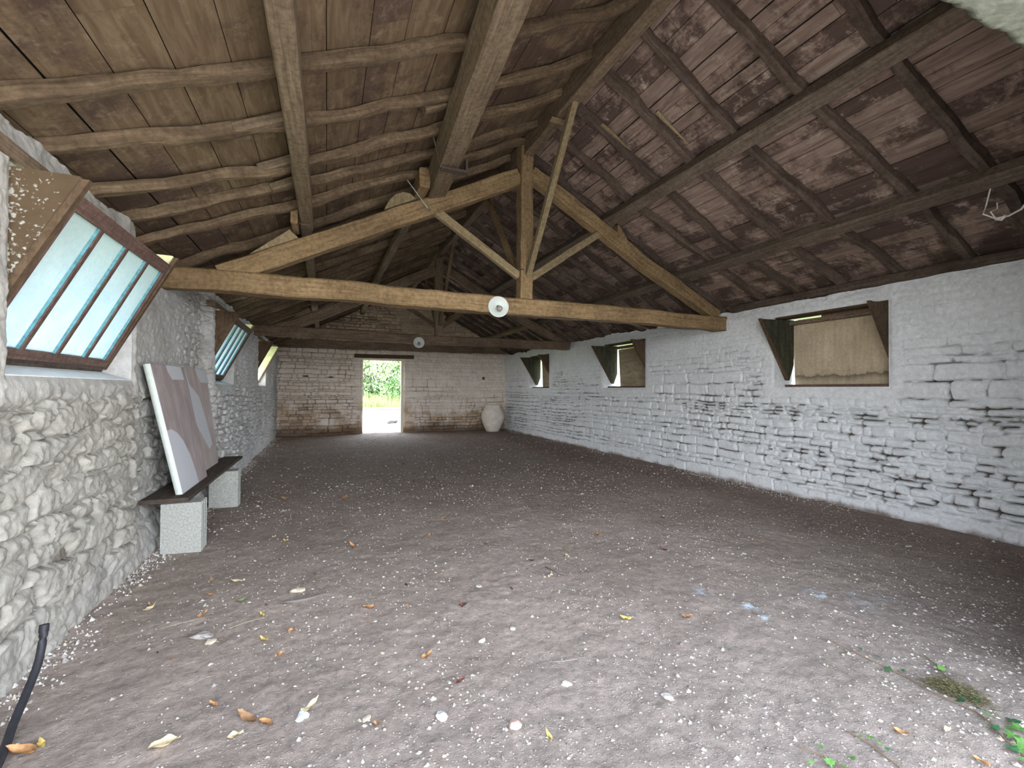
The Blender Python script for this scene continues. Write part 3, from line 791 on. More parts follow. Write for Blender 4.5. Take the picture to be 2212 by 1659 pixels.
# ------------------------------------------------------------------ trusses
def truss(Y0, dxk, mats, lab, seed, full):
    root = empty('roof_truss', (2.4, Y0 + .11, 2.52)); m1, m2, m3 = mats; yc = Y0 + .12
    k = []
    # tie beam, slightly crooked
    o = beam('tie_beam', [(-1.66, yc, 2.635 if full else 2.73), (.4, yc + .02, 2.645 if full else 2.735), (2.4, yc, 2.625 if full else 2.69), (4.3, yc + .01, 2.635 if full else 2.72), (6.4, yc, 2.62 if full else 2.71)], .22, .225, m1, wob=.014, seed=seed, res=.09, ch=.02); k.append(o)
    z0 = 2.735 if full else 2.8
    xk = 2.49 + dxk
    k.append(beam('king_post', [(xk, yc - .03, z0), (xk, yc - .03, 4.9)], .18, .18, m2, up=(0, 1, 0), wob=.008, seed=seed + 1))
    # principal rafters
    k.append(beam('principal_rafter', [(-1.05, yc, 2.70), (xk - .09, yc, 4.405)], .17, .215, m1, wob=.01, seed=seed + 2))
    k.append(beam('principal_rafter', [(6.0, yc, 2.76), (4.6, yc, 3.41), (xk + .09, yc, 4.5)], .17, .19, m2, wob=.012, seed=seed + 3))
    # struts
    k.append(beam('strut', [(xk - .09, yc - .02, 3.05), (1.19, yc - .02, 3.80)], .085, .10, m3, wob=.004, seed=seed + 4, ch=.006))
    k.append(beam('strut', [(xk + .09, yc - .02, 3.04), (3.68, yc - .02, 3.80)], .085, .10, m3, wob=.004, seed=seed + 5, ch=.006))
    # wind braces up to the ridge beam
    k.append(beam('ridge_brace', [(xk + .01, yc - .13, 3.06), (xk + .01, yc - 1.35, 4.70)], .075, .085, m3, up=(0, 1, 0), wob=.003, seed=seed + 6, ch=.006))
    k.append(beam('ridge_brace', [(xk - .04, yc + .08, 3.06), (xk - .04, yc + 1.45, 4.71)], .07, .08, m2, up=(0, 1, 0), wob=.003, seed=seed + 7, ch=.006))
    # cleats that keep the purlins from sliding
    b = MB(); y0 = Y0 + .03
    b.prism([(-.78, y0, 2.955), (-.40, y0, 3.27), (-.31, y0, 3.19)], (0, .14, 0)); k.append(b.build('cleat', m3 if full else m2))
    b = MB(); pts = [(.62, y0, 3.66)] + [(.62 + .36 * t, y0, 3.66 + .17 * t + .15 * math.sin(PI * min(1, t * .8 + .1))) for t in (.15, .35, .6, .85)] + [(1.0, y0, 3.85)]
    b.prism(pts, (0, .14, 0)); k.append(b.build('cleat', m3 if full else m2))
    b = MB(); b.prism([(3.96, y0, 3.80), (3.98, y0, 3.97), (4.03, y0, 3.93), (4.22, y0, 3.66)], (0, .14, 0)); k.append(b.build('cleat', m2))
    if full:
        k.append(beam('packing_block', [(-.34, Y0 - .2, 3.36), (-.34, Y0 + .16, 3.36)], .07, .19, m1, wob=.004, seed=88))
        k.append(beam('packing_block', [(1.035, Y0 - .3, 3.98), (1.04, Y0 + .14, 3.98)], .13, .23, m1, wob=.01, seed=89, rnd=.35))
        b = MB(); b.box((xk - .16, yc - .15, 3.11), (xk - .06, yc - .13, 3.125)); k.append(b.build('iron_peg', M_iron))
    own(root, *k); tag(root, lab, 'roof truss', 'king post trusses')
    return root


M_iron = plain('rusty_iron', (.12, .09, .075), .6, .6, 30, .3)
M_zinc = plain('zinc_rod', (.42, .47, .46), .4, .8, 40, .2)
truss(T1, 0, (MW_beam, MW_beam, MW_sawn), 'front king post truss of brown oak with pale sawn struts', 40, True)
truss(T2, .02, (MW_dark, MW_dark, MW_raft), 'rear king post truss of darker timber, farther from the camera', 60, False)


# threaded rods that tie the broad purlin
def rod(p, q, lab):
    p, q = Vector(p), Vector(q); b = MB(); n = 60
    pts = [p.lerp(q, i / n) for i in range(n + 1)]; b.tube(pts, [.006 + (.0012 if i % 2 else 0) for i in range(n + 1)], 8)
    root = empty('threaded_rod', tuple(q)); r = b.build('shank', M_zinc, smooth=True)
    t = (q - p).normalized(); c = MB(); c.tube([q - t * .012, q + t * .004], .014, 6); c.tube([q - t * .03, q - t * .022], .018, 6); nut = c.build('nut', M_iron, r)
    own(root, r); tag(root, lab, 'threaded rod', 'zinc rods on the broad purlin'); return root


rod((.985, 4.62, 4.22), (1.11, 4.66, 3.83), 'thin zinc threaded rod down the side of the broad left purlin')
rod((.86, 5.36, 3.98), (1.13, 5.38, 3.67), 'thin zinc threaded rod crossing the front truss below the broad purlin')
b = MB(); b.box((1.10, 4.62, 3.835), (1.40, 4.70, 3.86)); b.box((1.36, 4.62, 3.86), (1.385, 4.70, 3.99))
tag(b.build('clamp_plate', M_iron), 'rusty iron clamp plate under the broad left purlin near the truss', 'clamp')
b = MB(); b.box((2.36, 4.55, 4.62), (2.66, 4.62, 4.645))
tag(b.build('batten', MW_sawn), 'short pale batten nailed under the thick ridge beam', 'batten')
# split pieces nailed beside rafters on the right slope
for i, (x0_, y0_, x1_, y1_, lab) in enumerate(((3.22, 3.80, 3.68, 3.82, 'pale split batten beside a rafter high on the right slope'), (2.95, 4.42, 3.35, 4.42, 'short split pale offcut against the rafter nearest the front truss, right slope'))):
    o = beam('split_batten', [(x0_, y0_, zroof(x0_) + .03), (x1_, y1_, zroof(x1_) + .03)], .045, .04, MW_sawn, wob=.008, seed=130 + i, taper=.35); tag(o, lab, 'batten')
# sister offcuts on the left slope
for i, (x0_, x1_, y_, lab) in enumerate(((-.62, -.3, 3.62, 'short wooden offcut beside the lower left purlin, nearest the camera'), (-.55, -.3, 4.28, 'short wooden offcut beside the lower left purlin, middle of three'), (-.5, -.3, 4.7, 'short wooden offcut beside the lower left purlin, farthest of three'), (.78, 1.1, 4.0, 'short wooden offcut against the broad left purlin'))):
    o = beam('offcut_block', [(x0_, y_, zroof(x0_) + .04), (x1_, y_, zroof(x1_) + .04)], .09, .075, MW_purl, wob=.004, seed=140 + i); tag(o, lab, 'wood offcut', 'offcuts nailed beside the left purlins')

# ------------------------------------------------------------------ windows
def glass_mat():
    m, nt, b, o = newmat('grimy_frosted_glass'); g = N(nt); nt.nodes.remove(b)
    pos = g.geo(); n1 = g.noise(pos, 5, 5, .65); n2 = g.noise(pos, 40, 4, .7)
    col = g.mix(g.ramp(n1, [(.3, 0), (.7, 1)]), (.30, .37, .42), (.36, .415, .45))
    col = g.mix(1.0, col, g.ramp(n2, [(.3, .9), (.6, 1.05)]), 'MULTIPLY')
    t = g.n('ShaderNodeBsdfTranslucent'); g.l(col, t.inputs[0]); gl = g.n('ShaderNodeBsdfGlossy'); gl.inputs['Roughness'].default_value = .25
    d = g.n('ShaderNodeBsdfDiffuse'); d.inputs[0].default_value = (.3, .33, .32, 1)
    a = g.n('ShaderNodeAddShader'); dd = g.n('ShaderNodeMixShader'); dd.inputs[0].default_value = .04
    g.l(d.outputs[0], a.inputs[1]); g.l(t.outputs[0], a.inputs[0]); g.l(a.outputs[0], dd.inputs[1]); g.l(gl.outputs[0], dd.inputs[2]); g.l(dd.outputs[0], o.inputs[0])
    return m


M_glass = glass_mat()
M_turq = plain('flaking_turquoise_paint', (.10, .26, .30), .7, 0, 30, .35, .3)


def speckled():
    m, nt, b, o = newmat('lime_spattered_board'); g = N(nt); pos = g.geo()
    n = g.noise(pos, 38, 4, .7, .6); n2 = g.noise(pos, 3, 4, .6); vo = g.n('ShaderNodeTexVoronoi'); vo.inputs['Scale'].default_value = 42; g.l(pos, vo.inputs['Vector'])
    c1 = g.ramp(n2, [(.3, (.07, .048, .028)), (.7, (.115, .08, .047))])
    sx = g.n('ShaderNodeSeparateXYZ'); g.l(pos, sx.inputs[0])
    near = g.math('MULTIPLY_ADD', sx.outputs['X'], -.9, -1.21)                     # denser toward the wall
    f = g.ramp(g.math('ADD', g.math('ADD', n, near), g.math('MULTIPLY', vo.outputs['Distance'], -.35)), [(.42, 0), (.50, 1)])
    g.l(g.mix(f, c1, (.38, .375, .33)), b.inputs['Base Color']); g.bump(n, .4, .006, b); return m


M_spat = speckled()


def hopper_window(i, a, b_, glazed):
    """left wall: glazed sash leaning into the room between two triangular cheeks"""
    root = empty('window_%d' % i, (XL - .2, .5 * (a + b_), 1.6)); k = []
    top, bot = Vector((-1.195, 0, 2.50)), Vector((-1.60, 0, 1.665)); d = (top - bot).normalized(); nrm = Vector((d.z, 0, -d.x))
    ch = [(-1.17, 2.575), (-1.115 - .03, 2.545), (-1.60, 1.64), (-1.70, 1.64), (-1.9, 2.1), (-1.9, 2.585)]
    for s, y in ((0, a + .005), (1, b_ - .03)):
        m = MB(); m.prism([(x, y, z) for x, z in ch], (0, .025, 0)); k.append(m.build('cheek', M_spat if (s == 0 and i == 1) else (MW_cheek if s == 0 else M_cheekLit)))
        e = MB(); M = Matrix.Identity(4)
        p0 = Vector((-1.128, y - .008, 2.56)); p1 = Vector((-1.59, y - .008, 1.64))
        e.prism([p0, p1, p1 - nrm * .0 + Vector((-.035, 0, .0)), p0 + Vector((-.035, 0, .0))], (0, .04, 0)); eb = e.build('cheek_edge_batten', MW_cheek); eb.parent = k[-1]
    y0, y1 = a + .04, b_ - .04
    if glazed:
        L = (top - bot).length
        P = lambda s, y, t=0: bot + d * s + Vector((0, y, 0)) + nrm * t
        def bar(s0, s1, ya, yb, t0, t1, mb, mi=0):
            q = [P(s0, ya, t0), P(s0, yb, t0), P(s0, yb, t1), P(s0, ya, t1), P(s1, ya, t0), P(s1, yb, t0), P(s1, yb, t1), P(s1, ya, t1)]
            mb.hexa(q, mi)
        fr = MB(); bar(0, .055, y0, y1, -.025, .02, fr); bar(L - .085, L, y0, y1, -.025, .02, fr); bar(.05, L - .08, y0, y0 + .035, -.025, .02, fr); bar(.05, L - .08, y1 - .035, y1, -.025, .02, fr)
        sash = fr.build('sash_frame', MW_frame); k.append(sash)
        w_ = (y1 - y0) / 4
        for q in range(1, 5):
            yc = y0 + w_ * q - (.02 if q == 4 else 0) - (.018 if q == 4 else 0); mb = MB()
            if q < 4: bar(.05, L - .08, yc - .016, yc + .016, -.012, .018, mb)
            mb2 = MB(); bar(.055, L - .085, yc - .019, yc - .0165, -.006, .010, mb2)
            if q < 4:
                bar(.055, L - .085, yc - .016, yc + .016, -.0125, -.0115, mb); mb.build('glazing_bar', MW_frame, sash)
            mb2.build('painted_rebate', M_turq, sash)['label'] = 'flaking turquoise rebate'
        gm = MB(); bar(.045, L - .075, y0 + .02, y1 - .02, -.0105, -.0075, gm); gm.build('glass_pane', M_glass, sash)
        sb = MB(); bar(-.05, 0, y0 - .01, y1 + .01, -.06, .01, sb); k.append(sb.build('bottom_rail', MW_bench))
    # sloping lime sill and timber lintel
    sl = MB(); sl.prism([(XL + .004, a, ZOPEN[0] - .002), (XL + .004, a, ZOPEN[0] + .004), (-1.62, a, 1.625), (XL - WT, a, 1.66), (XL - WT, a, ZOPEN[0] - .002)], (0, b_ - a, 0)); k.append(sl.build('sill', M_sill))
    ln = beam('lintel', [(XL - .025, a - .18, 2.64), (XL - .025, b_ + .15, 2.64)], .13, .085, MW_dark, wob=.006, seed=200 + i); k.append(ln)
    own(root, *k); return struct(root, ['near left hopper window with four grimy panes in a brown leaning sash', 'second left hopper window, glazed, just past the front truss', 'far left hopper window opening without glass, greenery showing'][i - 1], 'window')


M_cheekLit = plain('yellow_lit_cheek_board', (.58, .58, .36), .9, 0, 12, .15, .3, .1)  # yellow daylight bounced off the grass, put into the far cheeks' colour
for i, (a, b_) in enumerate(WIN_L): hopper_window(i + 1, a, b_, i < 2)


def panel_mat():
    m, nt, b, o = newmat('mould_stained_fibre_panel'); g = N(nt); pos = g.geo()
    n = g.noise(pos, 2.3, 6, .65, .3); n2 = g.noise(pos, 26, 5, .75); sx = g.n('ShaderNodeSeparateXYZ'); g.l(pos, sx.inputs[0])
    st = g.noise(g.geo((14, 14, 1.2)), 1.5, 4, .6)
    c = g.ramp(n, [(.3, (.50, .40, .27)), (.7, (.68, .57, .42))])
    c = g.mix(1.0, c, g.ramp(st, [(.3, .85), (.7, 1.1)]), 'MULTIPLY')
    c = g.mix(1.0, c, g.ramp(n2, [(.3, .8), (.6, 1.06)]), 'MULTIPLY')
    z = g.math('ADD', g.math('ADD', sx.outputs['Z'], g.math('MULTIPLY', sx.outputs['Y'], .025)), g.math('MULTIPLY_ADD', n, .22, -.11)); z = g.math('ADD', z, g.math('MULTIPLY_ADD', n2, .07, -.035))
    band = g.ramp(g.math('MULTIPLY_ADD', z, 5, -8.75), [(0, 0), (.4, .75), (.47, .2), (.9, 0)])
    g.l(g.mix(band, c, (.07, .045, .028)), b.inputs['Base Color']); return m


M_panel = panel_mat()
def ply_mat():
    return wood('grained_plywood', (.38, .31, .21), (.24, .19, .12), (.50, .42, .3), 8, .4, .2)


M_ply = ply_mat()


def boarded_window(i, a, b_):
    root = empty('window_%d' % (i + 3), (XR + .2, .5 * (a + b_), 1.6)); k = []
    ch = [(5.79, 2.55), (6.36, 1.66), (6.42, 1.66), (6.52, 1.9), (6.52, 2.57)]
    for s, y in ((0, a + .008), (1, b_ - .03)):
        m = MB(); m.prism([(x, y, z) for x, z in ch], (0, .02, 0)); k.append(m.build('cheek', MW_green if s else MW_cheek))
        e = MB(); yy = y - (.012 if s else .004)
        e.prism([(5.785, yy, 2.555), (6.35, yy, 1.665), (6.395, yy, 1.665), (5.83, yy, 2.555)], (0, .034, 0)); e.build('cheek_edge_batten', MW_cheek, k[-1])
    mt = [M_panel, M_ply, M_ply][i - 1]
    p = MB(); g0 = [.0, .0, .0][i - 1]; g1 = [.035, .13, .16][i - 1]; zt = [2.56, 2.50, 2.6][i - 1]
    p.hexa([(6.54, a - .02, 1.58), (6.56, a - .02, 1.58), (6.56, b_ - g1, 1.60), (6.54, b_ - g1, 1.60), (6.54, a - .02, zt), (6.56, a - .02, zt), (6.56, b_ - g1 + (.07 if i > 1 else .04), zt - .02), (6.54, b_ - g1 + (.07 if i > 1 else .04), zt - .02)]); k.append(p.build('board_panel', mt))
    s_ = MB(); s_.box((6.17, a + .005, ZOPEN[0] - .001), (6.57, b_ - .14, ZOPEN[0] + .035)); k.append(s_.build('sill', MW_frame))
    l_ = beam('lintel', [(6.27, a - .05, 2.60), (6.27, b_ + .03, 2.60)], .22, .07, MW_cheek, wob=.005, seed=220 + i); k.append(l_)
    l2 = MB(); l2.box((6.42, a, 2.49), (6.50, b_ - .03, 2.545))
    if i == 1: l2.box((6.425, a, 2.54), (6.495, b_ - .5, 2.585))
    k.append(l2.build('head_rail', MW_dark))
    own(root, *k); return struct(root, ['near right window closed by a mould stained tan panel', 'middle right window behind the front truss, boarded, bright slit at its head', 'far right window by the gable, boarded, bright gap at its corner'][i - 1], 'window')


for i, (a, b_) in enumerate(WIN_R): boarded_window(i + 1, a, b_)

# ------------------------------------------------------------------ back doorway
M_cream = plain('cream_door_frame', (.70, .66, .52), .7, 0, 15, .1)
root = empty('door_1', (1.76, YF + .2, 0)); k = []
b = MB(); b.box((2.345, YF + .05, 0), (2.42, YF + .14, 2.5)); b.box((1.10, YF + .05, 2.46), (2.345, YF + .14, 2.505)); k.append(b.build('door_frame', M_cream))
k.append(beam('lintel', [(.82, YF - .02, 2.585), (2.75, YF - .02, 2.60)], .12, .13, MW_cheek, wob=.01, seed=240))
b = MB(); b.box((1.08, YF - .02, -.06), (2.44, YF + .5, .035)); k.append(b.build('threshold', plain('threshold_stone', (.5, .46, .4), .9, 0, 9, .3, .6)))
own(root, *k); struct(root, 'open back doorway with cream frame, bright yard beyond', 'doorway')

# ------------------------------------------------------------------ enamel lamps on the tie beams
M_enam = plain('white_enamel', (.62, .68, .64), .35, 0, 0, spec=.5)
M_bulb, ntb, bb, _o = newmat('lamp_glass'); bb.inputs['Base Color'].default_value = (.62, .6, .54, 1); bb.inputs['Transmission Weight'].default_value = .55; bb.inputs['Roughness'].default_value = .08
M_black = plain('black_bakelite', (.03, .03, .03), .4)


def lamp(x, y, z, r, lab):
    root = empty('wall_lamp', (x, y, z)); M = Matrix.Translation((x, y, z)) @ Matrix.Rotation(math.radians(90), 4, 'X') @ Matrix.Rotation(math.radians(-8), 4, 'Y')
    b = MB(); b.lathe([(.0, .0), (.03, .0), (r * .5, .006), (r * .93, .03), (r, .036), (r, .04), (r * .93, .034), (r * .5, .011), (.03, .006), (0, .006)], 40, M); d = b.build('reflector_dish', M_enam, smooth=True)
    b = MB(); b.lathe([(0, .005), (.022, .005), (.022, .03), (.018, .045), (0, .045)], 16, M); s = b.build('bulb_socket', M_black, smooth=True)
    M2 = M @ Matrix.Translation((.0, .0, .04)) @ Matrix.Rotation(math.radians(28), 4, 'X')
    b = MB(); b.lathe([(0, 0), (.015, 0), (.016, .02), (.024, .038), (.036, .062), (.038, .08), (.03, .1), (.015, .112), (0, .114)], 20, M2); u = b.build('light_bulb', M_bulb, s, smooth=True)
    own(root, d, s); return tag(root, lab, 'lamp', 'enamel dish lamps on the tie beams')


lamp(2.07, T1 + .005, 2.585, .137, 'white enamel dish lamp with bare bulb on the front tie beam')
lamp(2.017, T2 + .005, 2.61, .13, 'smaller looking enamel dish lamp on the rear tie beam')
M_cable = plain('grey_cable', (.10, .085, .075), .6)
b = MB(); b.tube([(2.15, T1 - .005, 2.50)] + [(2.15 + q * .4, T1 - .006 + .004 * (q % 2), 2.498 + .006 * math.sin(q * 2.1)) for q in range(1, 6)] + [(4.3, T1 - .01, 2.47), (4.55, T1 - .01, 2.43), (4.8, T1 - .01, 2.46), (5.4, T1 - .008, 2.5), (5.8, T1 - .01, 2.46), (6.1, T1 - .01, 2.5)], .005, 6)
tag(b.build('cable', M_cable), 'thin electric cable clipped under the front tie beam', 'cable')
# loose white wires under the purlin at the right edge
b = MB(); pw = Vector((5.12, 1.80, 3.02))
M_wire = plain('pale_wire', (.85, .83, .78), .6)
WO = Vector((0, 0, -.07))
b.tube([Vector(p) + WO for p in [(5.2, 1.95, 3.30), (5.18, 1.97, 3.16), (5.13, 1.97, 3.08), (5.15, 1.90, 3.02)]], .006, 6); b.tube([Vector(p) + WO for p in [(5.15, 1.90, 3.02), (5.2, 1.84, 3.03), (5.24, 1.78, 3.07), (5.2, 1.74, 3.10)]], .008, 6)
b.tube([Vector(p) + WO for p in [(5.15, 1.90, 3.02), (5.12, 1.92, 3.08), (5.18, 1.9, 3.11), (5.12, 1.88, 3.14)]], .005, 6); b.tube([Vector(p) + WO for p in [(5.15, 1.9, 3.02), (5.19, 1.88, 3.01), (5.17, 1.85, 3.03)]], .012, 6)
tag(b.build('loose_wires', M_wire), 'loose twist of pale wires hanging from the dark lower right purlin', 'wires')

# ------------------------------------------------------------------ bench of plank and concrete blocks
M_conc = plain('grey_concrete', (.36, .37, .34), .95, 0, 60, .25, .8, .1)


def block(x0_, x1_, y0_, y1_, h_, lab, rot=0):
    b = MB(); yg = .012
    # body with moulded grooves on the end face that points into the room
    n = 3; L = y1_ - y0_; prof = [(x0_, y0_), (x1_, y0_)]
    for q in range(n):
        ya = y0_ + L * (q + .25) / n; yb = y0_ + L * (q + .75) / n; prof += [(x1_, ya), (x1_ - yg, ya + .006), (x1_ - yg, yb - .006), (x1_, yb)]
    prof += [(x1_, y1_), (x0_, y1_)]
    b.prism([(x, y, 0) for x, y in prof], (0, 0, h_)); o = b.build('concrete_block', M_conc)
    bm = bmesh.new(); bm.from_mesh(o.data); bmesh.ops.recalc_face_normals(bm, faces=bm.faces); bm.to_mesh(o.data); bm.free()
    return tag(o, lab, 'concrete block', 'concrete blocks carrying the plank')


block(-1.36, -1.05, 4.90, 5.10, .458, 'grey concrete block standing on end under the near end of the plank')
block(-1.335, -1.025, 6.56, 6.76, .458, 'grey concrete block standing on end under the far end of the plank')
pl = beam('bench_plank', [(-1.345, 4.94, .479), (-1.345, 6.3, .477), (-1.335, 7.72, .479)], .37, .038, MW_bench, wob=.003, seed=260, ch=.005); tag(pl, 'dark wooden plank laid over two concrete blocks as a bench', 'bench plank')

# painted foam panels
def inpoly(px, py, poly):
    r = np.zeros(px.shape, bool); n = len(poly)
    for i in range(n):
        x1, y1 = poly[i]; x2, y2 = poly[(i + 1) % n]
        c = ((y1 > py) != (y2 > py)) & (px < (x2 - x1) * (py - y1) / (y2 - y1 + 1e-12) + x1); r ^= c
    return r


def art_panel(name, A, B, C_, D_, thick, shapes, lab, mauve):
    """A,B bottom left/right; C_,D_ top right/left: front face corners"""
    A, B, C_, D_ = map(Vector, (A, B, C_, D_)); nu, nv = 130, 170
    us, vs = np.linspace(0, 1, nu), np.linspace(0, 1, nv); Ug, Vg = np.meshgrid(us, vs, indexing='ij')
    a, b_, c, d = [np.array(tuple(q)) for q in (A, B, C_, D_)]
    Pf = (1 - Ug)[..., None] * (1 - Vg)[..., None] * a + Ug[..., None] * (1 - Vg)[..., None] * b_ + Ug[..., None] * Vg[..., None] * c + (1 - Ug)[..., None] * Vg[..., None] * d
    nrm = np.array(tuple((B - A).cross(D_ - A).normalized())); V = Pf.reshape(-1, 3); m = np.zeros(Ug.shape)
    for p in shapes: m = np.where(inpoly(Ug + .006 * fbm(Ug * 9, Vg * 9, 0, 5, 2), Vg, p), 1, m)
    n0 = len(V); back = V - nrm * thick; VV = np.concatenate([V, back]); f1 = grid_faces(nu, nv); f2 = f1[:, ::-1] + n0
    sides = []
    idx = np.arange(nu * nv).reshape(nu, nv)
    for line, rev in ((idx[:, 0], 0), (idx[-1, :], 0), (idx[:, -1], 1), (idx[0, :], 1)):
        l0, l1 = line[:-1], line[1:]; q = np.stack([l1, l0, l0 + n0, l1 + n0], 1); sides.append(q[:, ::-1] if rev else q)
    FF = np.concatenate([f1, f2] + sides); mm_ = np.concatenate([m.ravel(), np.ones(n0)])
    nf = len(f1); mi = np.concatenate([np.zeros(nf), np.ones(len(FF) - nf)]).astype(int)
    return tag(mk(name, VV, FF, mats=[mauve, M_foam], midx=mi, attrs={'white': mm_}), lab, 'panel')


M_foam = plain('white_foam_edge', (.62, .68, .64), .8, 0, 20, .08, .2)
def stain_mat(nm, c0, c1):
    m, nt, b, o = newmat(nm); g = N(nt); pos = g.geo((1, 1, .45)); n = g.noise(pos, 5, 6, .65, .5); n2 = g.noise(g.geo((1, 9, .8)), 5, 4, .6)
    c = g.ramp(n, [(.3, c0), (.7, c1)]); c = g.mix(1.0, c, g.ramp(n2, [(.3, .85), (.7, 1.12)]), 'MULTIPLY')
    g.l(g.mix(g.attr('white'), c, (.60, .62, .66)), b.inputs['Base Color']); b.inputs['Roughness'].default_value = .75; return m


arch = [(0, 0), (.62, 0), (.60, .1), (.53, .26), (.42, .38), (.28, .46), (.14, .5), (0, .5)]
art_panel('foam_panel', (-1.245, 5.10, .50), (-1.245, 6.04, .50), (-1.46, 5.96, 1.735), (-1.46, 4.93, 1.72), .055, [arch, [(.40, 1.01), (.42, .95), (.5, .885), (.9, .885), (.86, 1.01)]],
          'nearer mauve stained foam panel with white arch shape, leaning on the plank', stain_mat('mauve_stain', (.31, .255, .25), (.46, .40, .40)))
art_panel('foam_panel', (-1.345, 6.16, .50), (-1.345, 7.12, .50), (-1.49, 7.15, 1.745), (-1.49, 6.05, 1.745), .05,
          [[(-.1, 1.01), (.03, 1.01), (.12, .84), (.45, .72), (.55, .6), (.8, .22), (.62, .18), (.3, .38), (.05, .55), (-.1, .7)], [(.42, 1.01), (.5, .92), (.62, .86), (1.01, .86), (1.01, 1.01)], [(.93, .85), (1.01, .85), (1.01, .3), (.97, .32)]],
          'farther pinkish stained foam panel with white band, behind the nearer one', stain_mat('pink_stain', (.40, .34, .32), (.56, .50, .49)))

# ------------------------------------------------------------------ jar, hose
M_jar = plain('lime_dusted_terracotta', (.80, .74, .65), .9, 0, 5, .16, .25)
b = MB(); pr = [(0, 0), (.20, 0), (.235, .03), (.30, .17), (.37, .33), (.41, .48), (.41, .56), (.385, .66), (.33, .78), (.275, .865), (.25, .89), (.275, .90), (.30, .915), (.305, .94), (.285, .955), (.25, .95), (.235, .92), (.23, .88), (.3, .75), (.34, .5), (.2, .1), (0, .05)]
b.lathe(pr, 48, Matrix.Translation((5.46, 15.0, .015)), 0)
tag(b.build('storage_jar', M_jar, smooth=True), 'large pale earthenware storage jar in the far right corner', 'jar')
M_rub = plain('black_rubber', (.025, .025, .03), .55, 0, 30, .2, .2)
hp = [(-1.06, 1.7, .03), (-1.10, 2.0, .03), (-1.15, 2.3, .03), (-1.19, 2.47, .035), (-1.225, 2.6, .06), (-1.245, 2.74, .12), (-1.255, 2.84, .19), (-1.262, 2.89, .27), (-1.268, 2.915, .335)]
hs = []
for i in range(len(hp) - 1):
    for t in (0, .25, .5, .75):
        p0, p1, p2, p3 = [Vector(hp[max(0, min(len(hp) - 1, i + q))]) for q in (-1, 0, 1, 2)]
        hs.append(.5 * ((2 * p1) + (p2 - p0) * t + (2 * p0 - 5 * p1 + 4 * p2 - p3) * t * t + (3 * p1 - p0 - 3 * p2 + p3) * t ** 3))
hs.append(Vector(hp[-1])); b = MB(); b.tube(hs, .0165, 12); b.tube([hs[-1] - Vector((0, .004, .03)), hs[-1] + Vector((0, .002, .004))], .019, 12)
tag(b.build('rubber_hose', M_rub, smooth=True, angle=.8), 'black rubber hose curving up from the floor at the left wall', 'hose')

# ------------------------------------------------------------------ floor litter
def leafmesh(nm, L, W, curl, fold, seed, mat, tip=.5):
    nu, nv = 13, 5; V = []; rg_ = random.Random(seed); ph = rg_.uniform(0, 6)
    for i in range(nu):
        t = i / (nu - 1); w_ = W * (math.sin(PI * t ** .8) ** .8 if 0 < t < 1 else .02) * (1 + .12 * math.sin(t * 11 + ph))
        for j in range(nv):
            s = j / (nv - 1) * 2 - 1; z = .008 + curl * (t - .4) ** 2 * L * 2 + fold * abs(s) * w_ + .004 * math.sin(t * 9 + s * 2 + ph)
            V.append(((t - .5) * L, s * w_ / 2 + .15 * W * math.sin(t * 3 + ph), z))
    f = [(i * nv + j, (i + 1) * nv + j, (i + 1) * nv + j + 1, i * nv + j + 1) for i in range(nu - 1) for j in range(nv - 1)]
    n = len(V); V += [(x, y, z - .0012) for x, y, z in V]; f += [tuple(n + q for q in g_[::-1]) for g_ in f]
    return mk(nm, V, f, mat, smooth=True)


LM = {'orange': plain('orange_dry_leaf', (.40, .21, .09), .7, 0, 50, .35), 'yellow': plain('yellow_dry_leaf', (.58, .44, .13), .7, 0, 50, .25),
      'pale': plain('pale_dry_leaf', (.60, .50, .32), .7, 0, 50, .25), 'dark red': plain('dark_red_leaf', (.15, .06, .05), .7, 0, 50, .3),
      'green': plain('faded_green_leaf', (.19, .21, .09), .7, 0, 50, .3), 'brown': plain('brown_leaf', (.30, .17, .09), .7, 0, 50, .3)}


def fz(x, y): return float(floor_h(np.array([x]), np.array([y]))[0])


